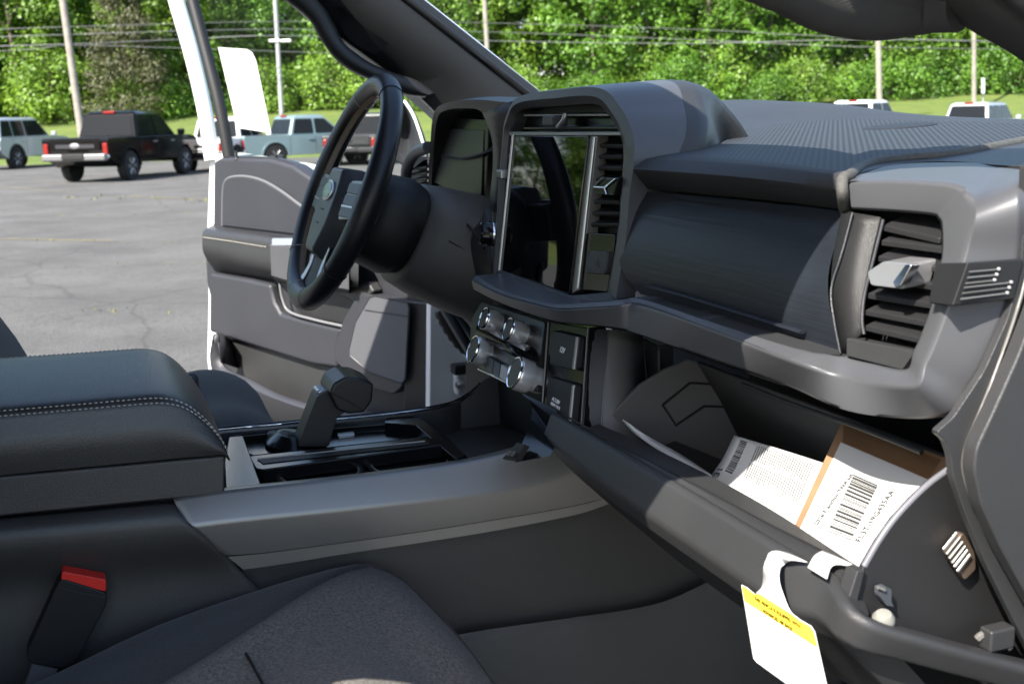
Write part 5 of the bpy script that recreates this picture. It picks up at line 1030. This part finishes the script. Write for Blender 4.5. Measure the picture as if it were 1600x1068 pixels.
M_bark = mat('grey_bark', (.13, .105, .08), .9, bump=.8, bscale=12, vary=.3, vscale=3)
def clump_leaves(vs_, fs, c, r, n, s, rg, flat=.75):
    for _ in range(n):
        d = Vector((rg.gauss(0, 1), rg.gauss(0, 1), rg.gauss(0, 1) * flat)).normalized(); p = c + d * r * (rg.random() ** .45)
        nrm = (d * 1.1 + Vector((rg.gauss(0, .42), rg.gauss(0, .42), rg.gauss(0, .42) + .5))).normalized()
        u = nrm.cross(Vector((rg.gauss(0, 1), rg.gauss(0, 1), rg.gauss(0, 1)))).normalized(); w = nrm.cross(u); l = s * (.6 + .8 * rg.random())
        i = len(vs_); vs_.extend([p - u * l * .55, p + w * l * .38, p + u * l * .6, p - w * l * .38]); fs.append((i, i + 1, i + 2, i + 3))
def tree_proto(name, H, R, base, nclump, nleaf, s, lm, seed, conifer=False):
    rg = random.Random(seed); root = empty(name)
    vs_, fs = [], []; limbs = []
    for k in range(nclump):
        if conifer:
            t = rg.random() ** 1.2; z = base + (H - base) * t; rr = R * (1 - t) * (.35 + .65 * rg.random()) + .15; a = rg.random() * 6.283
            c = V(math.cos(a) * rr, math.sin(a) * rr, z - .15 * rr)
            clump_leaves(vs_, fs, c, .55 + .35 * (1 - t), nleaf, s, rg, .45)
        else:
            t = rg.random(); z = base + (H - base) * t; prof = math.sin(math.pi * min(1, .12 + t * .86)) ** .6
            a = rg.random() * 6.283; rr = R * prof * (.45 + .55 * rg.random() ** .5) * (1 + .25 * math.sin(3 * a + seed) + .15 * math.sin(7 * t + a * 2))
            c = V(math.cos(a) * rr, math.sin(a) * rr, z + rg.gauss(0, .2)); q = .55 + .75 * rg.random()
            clump_leaves(vs_, fs, c, q, int(nleaf * (.5 + q * .6)), s, rg)
        if k % 7 == 0: limbs.append(c)
    cr_ = mesh_obj('crown', vs_, fs, lm, root, smooth=False, fix=False)
    tv_, tf_ = [], []
    def limb(path, r0, r1, n=7):
        path = cr(path, 8); k0 = len(tv_)
        for i, p in enumerate(path):
            t = frame_of(path, i, False); h = V(1, 0, 0) if abs(t.x) < .8 else V(0, 1, 0); u = (h - t * h.dot(t)).normalized(); w = t.cross(u); r = r0 + (r1 - r0) * i / 7
            for q in range(n): tv_.append(p + (u * math.cos(6.283 * q / n) + w * math.sin(6.283 * q / n)) * r)
        for i in range(7):
            for q in range(n): tf_.append((k0 + i * n + q, k0 + i * n + (q + 1) % n, k0 + (i + 1) * n + (q + 1) % n, k0 + (i + 1) * n + q))
    limb([V(0, 0, -.4), V(rg.gauss(0, .1), rg.gauss(0, .1), H * .3), V(rg.gauss(0, .3), rg.gauss(0, .3), H * .62), V(rg.gauss(0, .3), rg.gauss(0, .3), H * .93)], .028 * H * .55, .03)
    for c in limbs[:14]:
        z0 = max(base * .6, c.z - .9 - .35 * math.hypot(c.x, c.y)); limb([V(0, 0, z0), V(c.x * .5, c.y * .5, (z0 + c.z) / 2 + .1), c], .09, .025, 5)
    mesh_obj('trunk', tv_, tf_, M_bark, root); return root
protos = [tree_proto('broadleaf_tree', 15, 4.3, 1.2, 240, 110, .215, M_leaf, 1), tree_proto('broadleaf_tree', 13.5, 4.8, .8, 250, 110, .21, M_leaf2, 2), tree_proto('broadleaf_tree', 16.5, 4.0, 1.8, 240, 110, .215, M_leaf, 3), tree_proto('broadleaf_tree', 14, 4.6, .9, 250, 110, .205, M_leaf2, 4)]
bush_p = [tree_proto('roadside_bush', 3.2, 2.1, .15, 80, 80, .16, M_leaf2, 8), tree_proto('roadside_bush', 2.6, 2.4, .1, 80, 80, .16, M_leaf, 9)]
con_p = tree_proto('conifer_tree', 11.5, 3.3, 1.0, 300, 100, .13, M_needle, 6, conifer=True)
used = set()
def plant(p, loc, rz, s, label, cat, group):
    r = p if id(p) not in used else copy_tree(p); used.add(id(p))
    r.location = loc; r.rotation_euler = (0, 0, rz); r.scale = (s, s, s * (1 + .12 * gr_.uniform(-1, 1))); tag(r, label, cat, group); return r
def pick(a): return a[gr_.randint(0, len(a) - 1)]
# front row of the wood, then a back row closing the gaps
def side_words(x):
    return 'out of the frame to the left' if x < -95 else 'left of the leaning wooden pole' if x < 100 else 'between the leaning pole and the driver door frame' if x < 330 else 'seen through the driver door window' if x < 640 else 'above the instrument cluster' if x < 800 else 'above the touchscreen stack' if x < 1040 else 'above the dash pad' if x < 1360 else 'beside the far right utility pole'
ORD = ['first', 'second', 'third', 'fourth', 'fifth', 'sixth', 'seventh', 'eighth', 'ninth', 'tenth', 'eleventh', 'twelfth']
seen_n = {}
def nth(kind, x):
    k = (kind, side_words(x)); seen_n[k] = seen_n.get(k, 0) + 1; return ORD[seen_n[k] - 1]
xs = [-60, 30, 118, 300, 392, 470, 560, 650, 745, 835, 930, 1020, 1105, 1200, 1290, 1385, 1470, 1560, 1650]
for i, x in enumerate(xs):
    v = 84 + gr_.uniform(-4, 6); p = away(x, 190, v); p.z = gz(v) - .1
    plant(protos[i % 4] if i < 4 else pick(protos), p, gr_.random() * 6.28, .95 + .25 * gr_.random(), nth('f', x) + ' front-row tree from the left, ' + side_words(x), 'tree', 'front row of the wood')
for i in range(21):
    x = -90 + 88 * i + gr_.uniform(-20, 20); v = 96 + gr_.uniform(-3, 6); p = away(x, 190, v); p.z = gz(v)
    plant(pick(protos), p, gr_.random() * 6.28, 1.15 + .3 * gr_.random(), nth('b', x) + ' back-row tree from the left, ' + side_words(x), 'tree', 'back row of the wood')
p = away(205, 175, 76); p.z = gz(76); plant(con_p, p, .4, 1.0, 'brownish green conifer standing before the wood above the black pickup', 'tree', None)
if True:
    r = [o for o in COL.objects if o.name.startswith('conifer_tree')][0]
    if 'group' in r: del r['group']
for i in range(26):
    x = -60 + 66 * i + gr_.uniform(-20, 20); v = 79 + gr_.uniform(-3, 3); p = away(x, 190, v); p.z = gz(v) - .1
    plant(pick(bush_p) if i > 1 else bush_p[i], p, gr_.random() * 6.28, .7 + .6 * gr_.random(), nth('u', x) + ' low bush from the left, ' + side_words(x), 'bush', 'bushes at the foot of the wood')
for i in range(11):
    x = -150 - 130 * i - 12 * i * i; v = 80 + gr_.uniform(-4, 6) - 2.2 * i; p = away(x, 190, v); p.z = gz(v) - .1
    plant(pick(protos), p, gr_.random() * 6.28, .95 + .25 * gr_.random(), nth('f', x) + ' front-row tree from the right, ' + side_words(x), 'tree', 'front row of the wood')

# ---------------------------------------------------------------- poles and wires
M_pole = mat('weathered_pole_wood', (.27, .245, .21), .9, bump=.4, bscale=20, vary=.15, vscale=3)
M_steel = mat('grey_steel_pole', (.33, .335, .335), .5)
def pole(name, top, bot, v, r, label, m=M_pole):
    b = away(*bot, v); t = away(*top, v); d = (t - b).normalized(); t = t + d * 5.0; b0 = b - d * ((b.z - gz(v) + .5) / d.z)
    root = tag(empty(name, b0), label, 'pole')
    o = tube('shaft', [b0 + (t - b0) * k / 6 for k in range(7)], [r * (1.06 - .16 * k / 6) for k in range(7)], m, None, n=12); rel(o, root); return root, t, d
p1_, t1, d1 = pole('utility_pole', (98, 0), (126, 200), 50, .155, 'leaning wooden utility pole behind the black pickup')
p2_, t2, d2 = pole('lamp_post', (430, 0), (440, 176), 55, .11, 'grey lamp post with lamp heads seen through the driver door window', M_steel)
p3_, t3, d3 = pole('utility_pole', (757, 0), (763, 108), 66, .14, 'pale utility pole rising above the driver side pillar')
p4_, t4, d4 = pole('utility_pole', (1371, -10), (1374, 158), 60, .155, 'pale wooden utility pole right of the windscreen middle, behind the dash')
p5_, t5, d5 = pole('utility_pole', (1522, -10), (1522, 158), 70, .14, 'thin utility pole above the white car at the far right')
for s in (-1, 1):
    c = away(438 + 9 * s, 64, 55)
    rel(tube('lamp_arm', [away(434, 64, 55), c], .04, M_steel, None, n=6), p2_)
    rel(box('lamp_head', c, (.5, .3, .14), mat('lamp_head_white', (.7, .7, .7), .4), None, axes=(R2_, F2, V(0, 0, 1)), bevel=.04), p2_)
def wire(pts, r, label):
    o = tube('overhead_wire', cr([away(*p) for p in pts], 60), r, mat('grey_cable', (.20, .20, .20), .6), None, n=5, caps=False); tag(o, label, 'wire', 'overhead wires')
wire([(-150, 51, 50), (112, 42, 50), (430, 34, 54), (760, 36, 60), (1080, 46, 62), (1372, 60, 60), (1750, 66, 66)], .012, 'topmost of the overhead wires strung from the leaning pole')
wire([(-150, 63, 50), (112, 54, 50), (430, 46, 54), (760, 50, 60), (1080, 62, 62), (1372, 74, 60), (1750, 78, 66)], .014, 'second overhead wire from the top strung from the leaning pole')
wire([(-150, 76, 50), (112, 69, 50), (300, 61, 54), (430, 56, 54), (760, 64, 60), (1080, 68, 62), (1372, 62, 60), (1750, 72, 66)], .018, 'third overhead wire from the top, thickest, strung from the leaning pole')
wire([(-150, 88, 50), (50, 77, 50), (112, 71, 50), (300, 76, 52), (480, 82, 54), (760, 92, 58)], .012, 'lowest overhead wire, dipping away right of the leaning pole')
sg = tag(empty('road_sign', away(1536, 156, 66)), 'small white road sign on a post right of the thin pole', 'sign')
rel(tube('post', [away(1536, 165, 66), away(1536, 124, 66)], .05, M_steel, None, n=8), sg)
rel(slab('sign_plate', [away(1533.5, 122, 65.8), away(1538.5, 122, 65.8), away(1538.5, 146, 65.8), away(1533.5, 146, 65.8)], -F2 * .03, mat('sign_back_white', (.55, .58, .6), .5), None, bevel=0), sg)

# ---------------------------------------------------------------- parked vehicles
M_tyre = mat('tyre_rubber', (.012, .012, .012), .85); M_rim = mat('machined_rim', (.35, .35, .36), .35, metal=.8); M_lamp = mat('red_lamp', (.22, .010, .008), .2); M_blackpl = mat('black_cladding', (.014, .014, .015), .6)
M_lampw = mat('white_lamp', (.7, .7, .7), .2)
def paint(name, c, metal=.2, coat=.7): return mat(name, c, .28, metal=metal, coat=coat, spec=.3)
def arch(cx, r, z0, n=9): return [(cx + r * math.cos(math.pi * k / n), z0 + r * math.sin(math.pi * k / n)) for k in range(n + 1)]
def vehicle(name, kind, L, W, H, wb, col, wheel_r=.40, gc=.42, belt=1.12, hood=1.10, badge=None, clad=True):
    root = empty(name); hw = W / 2; rx, fx = -wb / 2, wb / 2; xr = -(L - wb) * .56 - wb / 2; xf = xr + L; ar = wheel_r * 1.22
    bedtop = belt + .02 if kind == 'pickup' else belt
    bot = [(xr + .12, gc + .12)] + [(x, z) for x, z in arch(rx, ar, wheel_r)][::-1] + [(rx + ar + .02, gc), (fx - ar - .02, gc)] + [(x, z) for x, z in arch(fx, ar, wheel_r)][::-1] + [(xf - .15, gc + .05)]
    cab_r = xr + (1.62 if kind == 'pickup' else .12); cab_f = xf - 1.25
    top = [(xf - .02, gc + .2), (xf, hood - .28), (xf - .12, hood - .06), (xf - .5, hood), (cab_f, belt + .02), (cab_r, belt), (cab_r - .03, bedtop), (xr + .04, bedtop), (xr, bedtop - .05), (xr + .02, gc + .35)]
    if kind != 'pickup': top = [(xf - .02, gc + .2), (xf, hood - .28), (xf - .1, hood - .06), (xf - .5, hood), (cab_f, belt + .02), (xr + .1, belt), (xr, belt - .15), (xr, gc + .35)]
    prof = bot + top
    slab('body', [V(x, -hw, z) for x, z in prof], (0, W, 0), col, root, bevel=.11, seg=4)
    # cab above the belt line
    rb0, rf0 = cab_r + (.05 if kind == 'pickup' else .0), cab_f + .0
    rb1, rf1 = cab_r + (.28 if kind == 'pickup' else .28), cab_f - .75
    w0, w1 = hw - .06, hw - .20
    gh_ = [[V(rb0, -w0, belt - .02), V(rf0, -w0, belt - .02), V(rf0, w0, belt - .02), V(rb0, w0, belt - .02)], [V(rb1, -w1, H - .05), V(rf1, -w1, H - .05), V(rf1, w1, H - .05), V(rb1, w1, H - .05)], [V(rb1 + .12, -w1 + .12, H), V(rf1 - .15, -w1 + .12, H), V(rf1 - .15, w1 - .12, H), V(rb1 + .12, w1 - .12, H)]]
    sheet('cab', gh_, col, root, close=True, caps=True, bevel=.07, seg=4)
    def side(x, z, s): 
        t = (z - belt) / (H - .05 - belt); return V(x, s * (w0 + (w1 - w0) * t + .012), z)
    lo_, hi_ = belt + .05, H - .13
    def xl(z): t = (z - belt) / (H - .05 - belt); return rb0 + (rb1 - rb0) * t
    def xrr(z): t = (z - belt) / (H - .05 - belt); return rf0 + (rf1 - rf0) * t
    midx = (rb0 + rf0) / 2 - .12
    for s in (1, -1):
        segs = [(None, midx - .04), (midx + .04, None)]
        if kind != 'pickup': segs = [(None, midx - .75), (midx - .67, midx - .04 + .1), (midx + .14, None)]
        for a, b in segs:
            p = [side((xl(lo_) + .12) if a is None else a, lo_, s), side((xrr(lo_) - .16) if b is None else b, lo_, s), side((xrr(hi_) - .10) if b is None else b, hi_, s), side((xl(hi_) + .10) if a is None else a, hi_, s)]
            w = slab('side_window', rounded(p, .05), (0, -s * .02, 0), M_carglass, root, bevel=0)
        for xd in ((midx + .0, midx - .95, xrr(belt) - .05) if kind == 'pickup' else (midx + .05, midx - .85, xrr(belt) - .05)):
            slab('door_gap', [V(xd - .006, s * (hw + .002), gc + .12), V(xd + .006, s * (hw + .002), gc + .12), V(xd + .006, s * (hw + .002), belt - .04), V(xd - .006, s * (hw + .002), belt - .04)], (0, -s * .01, 0), M_blackpl, root, bevel=0)
        for xd in (midx - .18, midx + .9): box('door_handle', (xd, s * (hw + .012), belt - .14), (.2, .03, .035), M_rim if badge else col, root, bevel=.01)
        box('wing_mirror', (xrr(belt) - .05, s * (hw + .10), belt + .10), (.14, .20, .17), col, root, bevel=.04, seg=3)
        for cx in (rx, fx):
            slab('arch_trim', [V(cx + math.cos(math.pi * k / 12) * (ar + .05), s * (hw + .012), wheel_r + math.sin(math.pi * k / 12) * (ar + .05)) for k in range(13)] + [V(cx + math.cos(math.pi * k / 12) * (ar - .03), s * (hw + .012), wheel_r + math.sin(math.pi * k / 12) * (ar - .03)) for k in range(12, -1, -1)], (0, -s * .06, 0), M_blackpl if clad else col, root, bevel=.01)
            wh = lathe('wheel', [(wheel_r * .60, .0), (wheel_r * .95, .0), (wheel_r, .03), (wheel_r, .22), (wheel_r * .95, .25), (wheel_r * .62, .25)], (cx, s * (hw - .25), wheel_r), (0, s, 0), M_tyre, root, n=28)
            lathe('rim', [(wheel_r * .62, .20), (wheel_r * .62, .252), (wheel_r * .57, .252), (wheel_r * .55, .21), (.02, .205)], (cx, s * (hw - .25), wheel_r), (0, s, 0), M_blackpl, wh, n=28)
            for k in range(6):
                a = math.pi / 3 * k; c_, s_ = math.cos(a), math.sin(a); y_ = s * (hw + .004)
                for da in (-.14, .14):
                    e1 = V(cx + math.cos(a + da * .5) * .06, y_, wheel_r + math.sin(a + da * .5) * .06); e2 = V(cx + math.cos(a + da) * wheel_r * .58, y_, wheel_r + math.sin(a + da) * wheel_r * .58)
                    tube('rim_spoke', [e1, e2], .016, M_rim, wh, n=5)
        box('tail_lamp', (xr + .03, s * (hw - .10), bedtop - .28 if kind == 'pickup' else belt - .2), (.10, .14, .30), M_lamp, root, bevel=.03, seg=3)
        box('reverse_lamp', (xr + .03, s * (hw - .09), (bedtop - .28 if kind == 'pickup' else belt - .2) - .2), (.10, .13, .09), M_lampw, root, bevel=.02)
        box('head_lamp', (xf - .14, s * (hw - .2), hood - .2), (.2, .36, .18), M_lampw, root, bevel=.04)
    def back(y, z): t = (z - belt) / (H - .05 - belt); return V(rb0 + (rb1 - rb0) * t - .012, y * (w0 + (w1 - w0) * t), z)
    slab('rear_window', rounded([back(-.86, lo_), back(.86, lo_), back(.86, hi_), back(-.86, hi_)], .06), (.02, 0, 0), M_carglass, root, bevel=0)
    def front(y, z): t = (z - belt) / (H - .05 - belt); return V(rf0 + (rf1 - rf0) * t + .012, y * (w0 + (w1 - w0) * t), z)
    slab('front_window', rounded([front(-.88, belt + .04), front(.88, belt + .04), front(.86, H - .1), front(-.86, H - .1)], .05), (-.02, 0, 0), M_carglass, root, bevel=0)
    box('high_brake_lamp', (rb1 + .03, 0, H - .03), (.12, .34, .07), M_lamp, root, bevel=.015)
    box('rear_bumper', (xr - .06, 0, gc + .18), (.22, W * .96, .19), mat('bumper_grey_metal', (.22, .22, .225), .35, metal=.6) if badge else M_blackpl, root, bevel=.05, seg=3)
    box('bumper_step', (xr - .10, 0, gc + .20), (.19, W * .34, .16), M_blackpl, root, bevel=.03)
    box('front_bumper', (xf + .0, 0, gc + .15), (.2, W * .94, .28), M_blackpl, root, bevel=.05, seg=3)
    box('number_plate', (xr - .175, 0, gc + .22), (.012, .31, .12), M_blackpl if badge else M_lampw, root, bevel=.004)
    if kind == 'pickup':
        slab('bed_floor', [V(xr + .08, -hw + .08, bedtop + .004), V(cab_r - .06, -hw + .08, bedtop + .004), V(cab_r - .06, hw - .08, bedtop + .004), V(xr + .08, hw - .08, bedtop + .004)], (0, 0, .002), M_blackpl, root, bevel=0)
        tg_ = slab('tailgate', rounded([V(xr - .012, -hw + .24, gc + .36), V(xr - .012, hw - .24, gc + .36), V(xr - .012, hw - .24, bedtop - .02), V(xr - .012, -hw + .24, bedtop - .02)], .04), (.03, 0, 0), col, root, bevel=.01)
        lathe('tailgate_emblem', [(.07, 0), (.07, .02), (.06, .024)], (xr - .012, 0, bedtop - .2), (-1, 0, 0), M_rim if badge else M_blackpl, tg_, n=20, sx=2.0)
        slab('tailgate_letters', [V(xr - .014, -hw + .4, gc + .42), V(xr - .014, hw - .4, gc + .42), V(xr - .014, hw - .4, gc + .52), V(xr - .014, -hw + .4, gc + .52)], (-.006, 0, 0), mat('letter_grey', (.03, .03, .034), .4), tg_, bevel=0)
    return root
def park(r, px, py, v, heading, label, cat, group='vehicles parked in the lot', size=1.0):
    r.scale = (size,) * 3
    p = away(px, py, v); p.z = lotz(v); r.location = p; r.rotation_euler = (0, 0, math.pi / 2 - math.radians(heading)); tag(r, label, cat, group)
park(vehicle('parked_pickup', 'pickup', 5.35, 1.92, 1.90, 3.27, mat('black_paint', (.003, .003, .0035), .10, spec=.28), badge=1, clad=False, wheel_r=.415, gc=.52, belt=1.18, hood=1.18), 205, 278, 36.3, 31, 'black pickup truck parked in the lot beside the driver door frame', 'pickup truck', size=1.1)
park(vehicle('parked_suv', 'suv', 4.8, 1.93, 1.95, 2.95, paint('ice_blue_paint', (.36, .40, .44)), wheel_r=.42, gc=.48, belt=1.2, hood=1.2), 28, 255, 49, 30, 'boxy pale blue SUV behind the black pickup', 'car', size=1.1)
park(vehicle('parked_pickup', 'pickup', 5.3, 1.95, 1.88, 3.2, paint('plain_white_paint', (.8, .8, .8), 0)), 362, 268, 42, 31, 'white pickup truck whose tail shows left of the door frame', 'pickup truck')
park(vehicle('parked_pickup', 'pickup', 5.07, 1.84, 1.75, 3.08, paint('light_blue_grey_paint', (.19, .26, .28)), belt=1.08, hood=1.06, clad=False), 478, 256, 43, 74, 'light blue pickup truck seen side on through the driver door window', 'pickup truck', size=1.08)
park(vehicle('parked_pickup', 'pickup', 5.6, 2.0, 1.92, 3.5, paint('charcoal_paint', (.03, .032, .034))), 582, 254, 44, 30, 'dark pickup truck seen from behind through the steering wheel', 'pickup truck')
park(vehicle('parked_pickup', 'pickup', 5.5, 2.0, 1.93, 3.4, MATS['plain_white_paint']), 1346, 216, 47, 62, 'white pickup truck whose roof shows over the dash', 'pickup truck')
park(vehicle('parked_suv', 'suv', 4.5, 1.85, 1.72, 2.7, paint('silver_white_paint', (.40, .42, .44)), wheel_r=.34, gc=.3, belt=1.0, hood=.98, clad=False), 1538, 214, 46, 62, 'small silver white SUV seen through the windscreen at far right', 'car')
